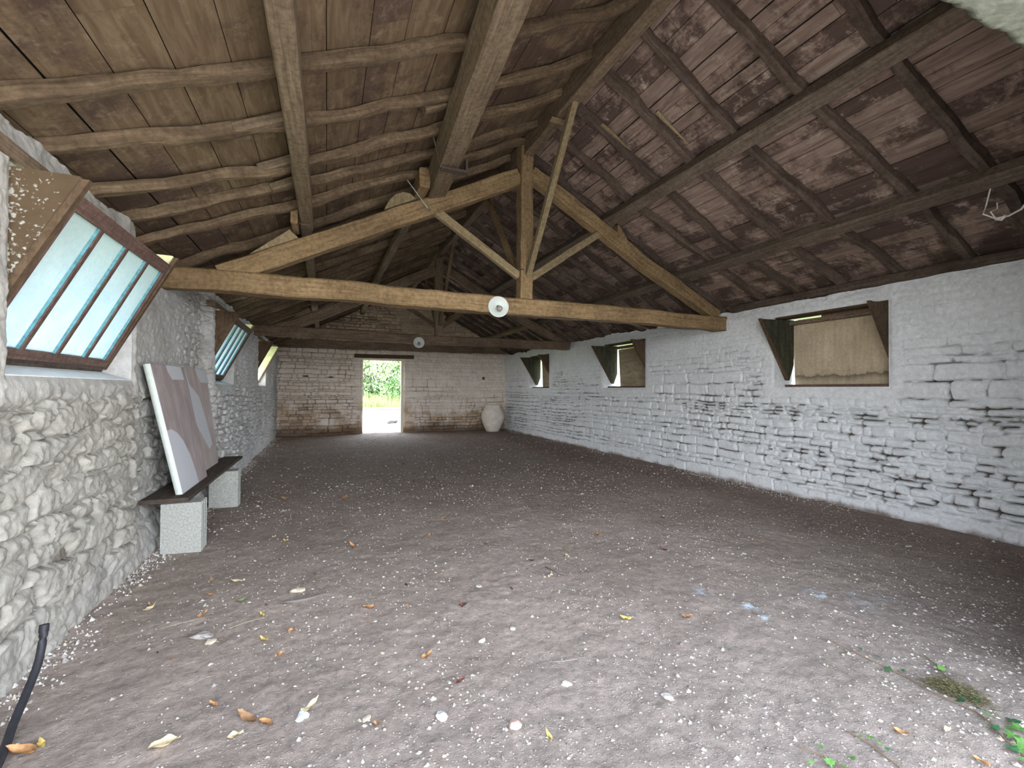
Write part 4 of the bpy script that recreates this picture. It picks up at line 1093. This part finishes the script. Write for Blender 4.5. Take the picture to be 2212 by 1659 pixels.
leaves = [(-.63, 4.03, 'pale', .09, 'pale'), (-.81, 4.11, 'orange', .06, ''), (-.76, 3.83, 'orange', .06, ''), (-1.1, 3.8, 'orange', .05, ''), (-1.09, 3.74, 'pale', .08, ''), (-.74, 3.51, 'orange', .06, ''), (-.38, 3.37, 'yellow', .06, ''), (-.33, 3.04, 'yellow', .06, ''),
          (-.48, 2.51, 'orange', .045, ''), (-.32, 2.34, 'brown', .12, ''), (-.24, 2.28, 'orange', .075, ''), (-.35, 2.25, 'pale', .06, ''), (-1.13, 2.45, 'orange', .11, ''), (-1.09, 2.5, 'yellow', .06, ''), (-.61, 2.29, 'pale', .11, ''), (-.54, 3.64, 'green', .08, ''),
          (.24, 4.5, 'orange', .11, ''), (1.0, 4.59, 'orange', .06, ''), (.28, 3.21, 'orange', .08, ''), (.53, 2.51, 'orange', .065, ''), (.64, 2.22, 'dark red', .06, ''), (-.19, 3.08, 'orange', .06, ''), (-.23, 2.84, 'orange', .05, ''), (-.06, 2.31, 'pale', .09, ''),
          (.9, 1.74, 'yellow', .05, ''), (.87, 3.0, 'dark red', .055, ''), (1.67, 3.22, 'pale', .05, ''), (2.02, 3.57, 'pale', .055, ''), (1.26, 5.16, 'orange', .08, ''), (1.3, 3.14, 'dark red', .045, ''), (.22, 2.08, 'brown', .04, ''), (-.36, 4.93, 'yellow', .07, ''),
          (2.62, 3.98, 'orange', .09, ''), (1.8, 2.41, 'yellow', .075, ''), (2.19, 2.28, 'brown', .08, ''), (2.93, 3.35, 'dark red', .07, ''), (.24, 6.54, 'orange', .13, ''), (-.53, 6.78, 'orange', .13, ''), (2.32, 1.17, 'orange', .06, ''), (2.53, 1.1, 'pale', .05, ''), (2.5, 1.6, 'pale', .022, ''), (2.45, .96, 'orange', .05, '')]
where = ['beyond the bench shadow near the left wall', 'just behind a pale one, near the left wall', 'left of the floor centre, before the bench', 'close to the rubble of the left wall', 'touching an orange leaf by the left wall', 'beside a small chip, left part of the floor', 'left floor, between bench and camera', 'left floor, in front of another yellow leaf',
         'small curled, left foreground', 'long and curled, largest of three in the left foreground', 'bright, beside the long brown curl', 'below the long brown curl', 'large and crumpled, lying beside the black hose', 'small, touching the crumpled leaf by the hose', 'long, near the bottom edge at the left', 'dull, flat on the floor near the left wall',
         'broad, in line with the bench, left of centre', 'small upright, centre floor', 'narrow, beyond the twig left of centre', 'narrow, centre foreground', 'torn, centre foreground', 'small, right of the flat grey stone', 'small, left of centre foreground', 'above the white lump at lower left',
         'rounded, bottom centre', 'crumpled, middle of the floor', 'narrow pod shaped, middle of the floor', 'narrow pod shaped, farther one of the pair', 'small, under the front truss', 'tiny, middle of the floor', 'tiny, bottom left of centre', 'small, beside the bench end', 'curved, right of centre behind the first window line', 'oval, right of centre', 'two toned, right of the yellow oval leaf', 'small, right part of the floor',
         'large, past the bench, left of centre', 'large, between bench and doorway path', 'narrow, between the ivy trails', 'pointed, left of the big ivy leaves', 'tiny oval, left of the upper ivy trail', 'long, at the bottom edge by the ivy']
rg = random.Random(77)
for i, ((x, y, col, L_, _q), wh) in enumerate(zip(leaves, where)):
    o = leafmesh('dry_leaf', L_, L_ * rg.uniform(.35, .5), rg.uniform(.2, .6), rg.uniform(.1, .5), i, LM[col]); o.location = (x, y, fz(x, y) - .001); o.rotation_euler = (0, 0, rg.uniform(0, PI))
    tag(o, '%s dry leaf, %s' % (col, wh), 'leaf', 'dry leaves on the floor')

# litter too fine to count over the back half of the floor
def scatter(name, n, area, size, mats_w, lab, cat, seed, flat=.3, shape='leaf', zoff=0):
    rg_ = np.random.RandomState(seed); V = []; F_ = []; mi = []
    for k_ in range(n):
        x, y, keep = area(rg_)
        if not keep: continue
        s = rg_.uniform(*size) * (1 if rg_.rand() < .85 else 1.7); a = rg_.uniform(0, 2 * PI); z = fz0(x, y)
        m_ = rg_.choice(len(mats_w), p=mats_w); b0 = len(V); ca, sa = math.cos(a), math.sin(a)
        if shape == 'leaf':
            L_, W_ = s, s * rg_.uniform(.3, .55); t1, t2 = rg_.uniform(0, .5, 2) * W_
            P = [(-L_, 0, t1), (-L_ * .3, W_, .3 * t2), (L_ * .4, W_ * .8, t1), (L_, 0, t2 + .004), (L_ * .4, -W_ * .8, 0), (-L_ * .3, -W_, 0.2 * t1)]
            V += [(x + p[0] * ca - p[1] * sa, y + p[0] * sa + p[1] * ca, z + p[2] + .003) for p in P]; F_ += [(b0, b0 + 1, b0 + 2, b0 + 3), (b0, b0 + 3, b0 + 4, b0 + 5)]; mi += [m_, m_]
        else:
            e = rg_.uniform(.55, 1.25, 8); ax = rg_.uniform(.6, 1.3)
            for q in range(5):
                an = 2 * PI * q / 5 + a; V.append((x + math.cos(an) * s * e[q] * ax, y + math.sin(an) * s * e[q], z + flat * s * .1 * e[q]))
            V.append((x + s * .2 * (e[6] - .9), y + s * .2, z + flat * s * e[5] * 1.5)); V.append((x - s * .25, y - s * .15, z + flat * s * e[7] * 1.4))
            F_ += [(b0, b0 + 1, b0 + 5), (b0 + 1, b0 + 2, b0 + 5), (b0 + 2, b0 + 6, b0 + 5), (b0 + 2, b0 + 3, b0 + 6), (b0 + 3, b0 + 4, b0 + 6), (b0 + 4, b0, b0 + 6), (b0, b0 + 5, b0 + 6)]; mi += [m_] * 7
    o = mk(name, V, F_, mats=MATS[shape], midx=mi); return tag(o, lab, cat, kind='stuff')


_fx = xs; _fy = ys
def fz0(x, y):
    i = int(np.clip(np.searchsorted(_fx, x), 1, len(_fx) - 1)); j = int(np.clip(np.searchsorted(_fy, y), 1, len(_fy) - 1)); return Z[i, j]


MATS = {'leaf': [LM['brown'], LM['dark red'], LM['pale'], LM['orange'], plain('dark_humus', (.05, .035, .03), .9)],
        'stone': [plain('grey_gravel', (.34, .31, .29), .9, 0, 40, .2), plain('pale_gravel', (.43, .40, .36), .9, 0, 40, .2), plain('dark_gravel', (.17, .14, .13), .9, 0, 40, .2), plain('white_chip', (.56, .555, .53), .9), plain('buff_gravel', (.45, .39, .30), .9, 0, 40, .2)]}
scatter('leaf_litter', 3200, lambda r: (lambda x, y: (x, y, r.rand() < (1 if y > 6 else .12)))(r.uniform(-1.3, 6.0), r.uniform(3, 15.4)), (.008, .024), [.3, .15, .12, .05, .38], 'fine crumbled leaf litter strewn over the back half of the floor', 'leaf litter', 5)


def near_area(r):
    y = .9 + 7 * r.rand() ** 1.7; x = r.uniform(-1.35, 5.9); return x, y, vclump(x, y) + .55 > r.rand()


def vclump(x, y): return float(.6 * vn(np.array([x * 1.7]), np.array([y * 1.7]), 0, 90)[0]) + .1 * r_(x)
def r_(x): return 0


scatter('gravel', 26000, near_area, (.0028, .0095), [.34, .28, .15, .03, .2], 'fine pale and grey gravel bedded in the earth floor toward the entrance', 'gravel', 6, .5, 'stone')
scatter('gravel', 4200, lambda r: (r.uniform(-1.3, 6.0), r.uniform(5.5, 15.3), True), (.006, .018), [.3, .2, .3, .08, .12], 'sparse stone chips over the back half of the floor', 'gravel', 16, .5, 'stone')
def wl_area(r):
    y = r.uniform(1.0, 15.2); d = abs(r.normal(0, .09)); return XL + .0 + d, y, vn(np.array([y * 1.3]), np.array([0.]), 0, 95)[0] + .7 > r.rand()
scatter('lime_rubble', 5200, wl_area, (.003, .011), [.2, .3, .05, .35, .1], 'crumbled white lime flakes along the foot of the left wall', 'rubble', 7, .8, 'stone')
def wr_area(r):
    y = r.uniform(1.0, 15.2); d = abs(r.normal(0, .12)); return XR - d, y, vn(np.array([y * 1.3]), np.array([0.]), 0, 96)[0] + .5 > r.rand()
scatter('lime_rubble', 5200, wr_area, (.003, .012), [.25, .25, .15, .2, .15], 'crumbled stone and lime flakes along the foot of the right wall', 'rubble', 8, .8, 'stone')

# single stones worth naming
def stone(x, y, s, mat, lab, seed, fl=.45):
    bm = bmesh.new(); bmesh.ops.create_icosphere(bm, subdivisions=2, radius=1)
    P = np.array([v.co[:] for v in bm.verts]); n = fbm(P[:, 0] * 1.1 + seed * 3, P[:, 1] * 1.1, P[:, 2] * 1.1, seed, 3); n2 = np.round(n * 3) / 3 * .5 + n * .5
    for v, q in zip(bm.verts, n2): v.co *= 1 + .75 * q
    rs = random.Random(seed)
    for v in bm.verts: v.co = Vector((v.co.x * s * 1.0, v.co.y * s * .75, v.co.z * s * fl * .8))
    me = bpy.data.meshes.new('stone'); bm.to_mesh(me); bm.free(); me.materials.append(mat)
    o = bpy.data.objects.new('stone', me); C.objects.link(o); o.location = (x, y, fz(x, y) + s * fl * .45); o.rotation_euler = (0, 0, rs.uniform(0, PI)); return tag(o, lab, 'stone', 'loose stones on the floor')


MS = MATS['stone']; M_blue = plain('bluish_white_lump', (.62, .72, .78), .9)
for q in ((-.19, 3.66, .05, MS[4], 'flat buff stone beside the grey twig'), (-.09, 2.26, .035, M_blue, 'bluish white lump at lower left under the pale leaf'), (.5, 2.03, .034, MS[3], 'crumbly white lump at bottom centre'), (1.14, 2.02, .026, MS[1], 'upright pale pebble right of bottom centre'), (.79, 1.85, .035, plain('pink_brick_chip', (.50, .34, .29), .9), 'pinkish brick chip at bottom centre'),
          (1.09, 2.61, .022, MS[3], 'small white chip in the middle of the near floor'), (.87, 2.55, .024, MS[1], 'small pale pebble left of the white chip'), (1.09, 3.29, .03, MS[1], 'round pale pebble, middle of the floor'), (-.67, 3.22, .055, MS[0], 'flat grey stone in the left foreground'), (-.62, 3.13, .035, MS[4], 'small buff stone touching the flat grey one'),
          (3.55, 3.0, .022, MS[1], 'pale stone on the right part of the floor'), (5.2, 2.55, .026, MS[1], 'pale stone near the foot of the right wall'), (1.55, 1.75, .028, MS[1], 'pale pebble between bottom centre and the ivy'), (.18, 2.14, .022, MS[4], 'small buff pebble near the bottom edge')):
    stone(*q[:5], seed=int(abs(q[0]) * 100) + 3)
M_twig = plain('grey_twig', (.16, .145, .13), .9); M_straw = plain('straw', (.5, .45, .34), .8)
for pts, r, m_, lab in (([(-.28, 3.5, 0), (-.18, 3.485, 0), (-.08, 3.51, 0), (.0, 3.55, 0)], [.006, .012, .009, .003], M_twig, 'dark bark covered twig next to the flat buff stone'), ([(1.14, 2.21, 0), (1.22, 2.18, 0), (1.3, 2.17, 0)], [.0009, .001, .0008], M_straw, 'thin pale straw right of the floor centre'),
                    ([(1.72, 3.4, 0), (1.76, 3.27, 0), (1.8, 3.2, 0)], [.004, .004, .003], M_twig, 'thin dark twig in the middle of the floor'), ([(-.95, 3.42, 0), (-.85, 3.45, 0), (-.72, 3.47, 0)], [.0009, .001, .0008], M_straw, 'thin pale straw near the left wall'), ([(-.55, 3.25, 0), (-.45, 3.3, 0), (-.36, 3.32, 0)], [.0009, .001, .0008], M_straw, 'thin pale straw beyond the flat grey stone')):
    b = MB(); b.tube([(x, y, fz(x, y) + .008) for x, y, _ in pts], r, 7); tag(b.build('twig', m_, smooth=True), lab, 'twig')

# ------------------------------------------------------------------ ivy trails and moss
M_ivy = plain('ivy_green', (.03, .10, .035), .5, 0, 60, .4, .1, .4); M_ivyL = plain('young_ivy_green', (.085, .20, .045), .5, 0, 60, .3, .1, .4); M_ivyS = plain('ivy_stem', (.16, .11, .07), .8)


def ivy_leaf(x, y, s, rot, tilt, mat):
    o = [(0, -.25), (.28, -.5), (.5, -.2), (.95, -.15), (.6, .18), (.55, .5), (.22, .48), (0, 1.05), (-.22, .48), (-.55, .5), (-.6, .18), (-.95, -.15), (-.5, -.2), (-.28, -.5)]
    V = [(0, .1, .03)] + [(px, py, .12 * abs(px) - .05 * py) for px, py in o]; n = len(o); f = [(0, 1 + i, 1 + (i + 1) % n) for i in range(n)]
    V += [(v[0], v[1], v[2] - .02) for v in V]; f += [tuple(n + 1 + q for q in t[::-1]) for t in f]
    M = Matrix.Translation((x, y, fz(x, y) + .018 + .4 * s * abs(math.sin(tilt)))) @ Matrix.Rotation(rot, 4, 'Z') @ Matrix.Rotation(tilt, 4, 'X') @ Matrix.Scale(s, 4)
    return mk('leaf', [tuple(M @ Vector(v)) for v in V], f, mat)


def ivy(stem, lvs, lab, seed):
    root = empty('ivy_trail', (stem[0][0], stem[0][1], 0)); b = MB(); b.tube([(x, y, fz(x, y) + .008) for x, y in stem], [.0025 + .001 * i / len(stem) for i in range(len(stem))], 6); k = [b.build('stem', M_ivyS)]
    r = random.Random(seed)
    for (x, y, s, lt) in lvs: k.append(ivy_leaf(x, y, s, r.uniform(0, 2 * PI), r.uniform(-.5, .5), M_ivyL if lt else M_ivy))
    own(root, *k); return tag(root, lab, 'ivy', 'ivy trails on the floor')


ivy([(2.78, 1.76), (2.79, 1.65), (2.80, 1.51), (2.82, 1.40), (2.79, 1.3), (2.79, 1.22), (2.80, 1.12), (2.76, 1.05), (2.69, .98), (2.62, .87)],
    [(2.84, 1.62, .017, 0), (2.85, 1.54, .026, 0), (2.78, 1.46, .03, 0), (2.84, 1.42, .015, 0), (2.81, 1.17, .028, 0), (2.88, 1.2, .022, 0), (2.81, 1.12, .024, 0), (2.89, 1.15, .024, 0), (2.79, 1.06, .042, 1), (2.87, 1.07, .035, 1), (2.73, 1.02, .03, 0), (2.86, 1.01, .038, 0), (2.74, .97, .038, 1), (2.79, .99, .03, 1), (2.64, .94, .03, 0), (2.67, .92, .034, 1), (2.83, .98, .034, 1), (2.72, .93, .036, 1), (2.6, .88, .032, 1)],
    'longest ivy trail with big glossy leaves creeping in at the bottom right', 1)
ivy([(3.14, 1.47), (3.08, 1.38), (2.96, 1.27)], [(3.05, 1.35, .028, 1), (3.07, 1.38, .016, 1)], 'short ivy shoot with a single pair of leaves beside the moss', 2)
ivy([(2.12, 1.27), (2.13, 1.19), (2.11, 1.08), (2.08, .98)], [(2.13, 1.22, .012, 1), (2.16, 1.2, .02, 1), (2.15, 1.16, .018, 1), (2.15, 1.13, .014, 0)], 'small ivy shoot with three bright leaflets left of the long trail', 3)
ivy([(1.85, 1.3), (1.89, 1.23), (1.92, 1.13), (1.9, 1.02)], [(1.92, 1.25, .013, 1), (1.88, 1.19, .026, 1), (1.98, 1.16, .018, 1), (1.80, 1.21, .015, 1), (1.9, 1.14, .024, 1)], 'bright green ivy shoot cut by the bottom edge, leftmost of the trails', 4)
rg = random.Random(5); V = []; F_ = []
M_moss = plain('dry_moss', (.125, .112, .055), .9, 0, 80, .4)
for q in range(2600):
    t = rg.random(); cx, cy = 2.90 + .02 * t, 1.31 - .16 * t; a = rg.uniform(0, 2 * PI); r = rg.random() ** .5
    rr = r * (1 + .35 * math.sin(3 * a + 1) + .2 * math.sin(7 * a)); x = cx + math.cos(a) * rr * .08; y = cy + math.sin(a) * rr * .055; z = fz0(x, y) + .004 + .028 * (1 - r * r) * rg.random(); L_ = rg.uniform(.008, .022); b_ = rg.uniform(0, 2 * PI); dx, dy = math.cos(b_) * L_, math.sin(b_) * L_; n = len(V)
    V += [(x, y, z), (x + dx, y + dy, z + rg.uniform(0, .006)), (x + dx - dy * .1, y + dy + dx * .1, z + .003), (x - dy * .12, y + dx * .12, z)]; F_.append((n, n + 1, n + 2, n + 3))
tag(mk('moss_clump', V, F_, M_moss), 'matted clump of dry olive moss beside the long ivy trail', 'moss', kind='stuff')

# ------------------------------------------------------------------ outside
def ground_mat(nm, c0, c1, sc):
    m, nt, b, o = newmat(nm); g = N(nt); n = g.noise(g.geo(), sc, 6, .7); g.l(g.ramp(n, [(.3, c0), (.7, c1)]), b.inputs['Base Color']); return m


b = MB(); b.box((-60, -60, -.3), (60, 90, -.1)); struct(b.build('ground', ground_mat('meadow_grass', (.10, .17, .04), (.22, .30, .08), 2)), 'meadow around the barn', 'ground')
b = MB(); b.box((-1.5, 16.04, -.12), (9, 34, -.02)); b.box((-30, -50, -.12), (40, .42, -.012)); struct(b.build('ground_yard', ground_mat('pale_limestone_gravel', (.36, .345, .32), (.48, .465, .44), 6)), 'pale gravel yard outside the back doorway', 'ground')
b = MB(); b.tube([(.5, 33.8, .03), (3.5, 33.9, .05), (8, 33.6, .03)], .15, 8); tag(b.build('timber_edging', MW_dark), 'dark log edging at the back of the sunlit yard', 'log')
o = stone(2.7, 20.6, .3, plain('dark_boulder', (.09, .09, .085), .9), 'grey boulder lying in the yard beyond the back doorway', 41, .45); o.name = 'boulder'; o['category'] = 'boulder'; o['group'] = 'yard stones'; o.location.z = .05
M_lf = plain('leaf_green', (.15, .26, .10), .6, 0, 6, .5); M_lf2 = plain('light_leaf_green', (.24, .34, .16), .6, 0, 6, .5); M_bark = plain('pale_bark', (.28, .26, .22), .9, 0, 12, .3)


def shrub(cx, cy, h_, r, seed, lab, mat, n=9000):
    rg_ = np.random.RandomState(seed); nc = 46; cc = np.stack([rg_.normal(0, r * .45, nc), rg_.normal(0, r * .4, nc), h_ * (.12 + .8 * rg_.rand(nc))], 1); cr_ = r * rg_.uniform(.2, .42, nc)
    ci = rg_.randint(0, nc, n); d = rg_.normal(0, 1, (n, 3)); d /= np.linalg.norm(d, axis=1)[:, None]; P = cc[ci] + d * (cr_[ci] * rg_.uniform(.55, 1.05, n))[:, None] + np.array([cx, cy, 0])
    P[:, 2] = np.maximum(P[:, 2], .1); L_ = rg_.uniform(.07, .16, n)[:, None]; a = rg_.normal(0, 1, (n, 3)); a /= np.linalg.norm(a, axis=1)[:, None]; bb_ = np.cross(a, rg_.normal(0, 1, (n, 3))); bb_ /= np.linalg.norm(bb_, axis=1)[:, None]
    V_ = np.stack([P - a * L_, P + bb_ * L_ * .45, P + a * L_, P - bb_ * L_ * .45], 1).reshape(-1, 3); F2 = np.arange(4 * n).reshape(n, 4)
    root = empty('shrub', (cx, cy, 0)); fo = mk('foliage', V_, F2, mat); k = [fo]
    t = MB(); r2 = random.Random(seed)
    for q in range(6):
        a_ = r2.uniform(0, 2 * PI); x, y = cx + .2 * math.cos(a_), cy + .2 * math.sin(a_); t.tube([(x, y, -.1), (x + r2.uniform(-.4, .4), y + r2.uniform(-.3, .3), h_ * .35), (x + r2.uniform(-1.1, 1.1), y + r2.uniform(-.8, .8), h_ * .8)], [.1, .07, .02], 7)
    k.append(t.build('trunk', M_bark)); own(root, *k); return tag(root, lab, 'shrub', 'shrubs beyond the yard')


shrub(3.0, 36.2, 5.2, 2.6, 1, 'dense light green shrub seen through the left of the back doorway', M_lf2)
shrub(5.6, 36.6, 5.2, 2.6, 2, 'darker green shrub seen through the right of the back doorway', M_lf)
shrub(-.4, 37.4, 5.0, 2.8, 3, 'green shrub hidden by the left door jamb from the camera, beyond the yard', M_lf, 5000)
shrub(9.0, 37.4, 5.0, 2.8, 4, 'green shrub off to the right beyond the yard', M_lf2, 5000)
shrub(-3.4, 13.6, 2.7, .9, 5, 'leafy bush growing outside the far left window', M_lf2, 4500)
rg = random.Random(8); V = []; F_ = []
for q in range(5000):
    x, y = rg.uniform(-1, 8), rg.uniform(33.95, 35.6); h_ = rg.uniform(.4, 1.3); a = rg.uniform(0, 2 * PI); lx, ly = rg.uniform(-.3, .3), rg.uniform(-.3, .3); n = len(V)
    V += [(x - .02 * math.cos(a), y - .02 * math.sin(a), -.1), (x + .02 * math.cos(a), y + .02 * math.sin(a), -.1), (x + lx, y + ly, h_)]; F_.append((n, n + 1, n + 2))
tag(mk('tall_grass', V, F_, plain('tall_grass_green', (.30, .38, .14), .7, 0, 5, .3)), 'tall pale grass at the foot of the shrubs beyond the yard', 'grass', kind='stuff')
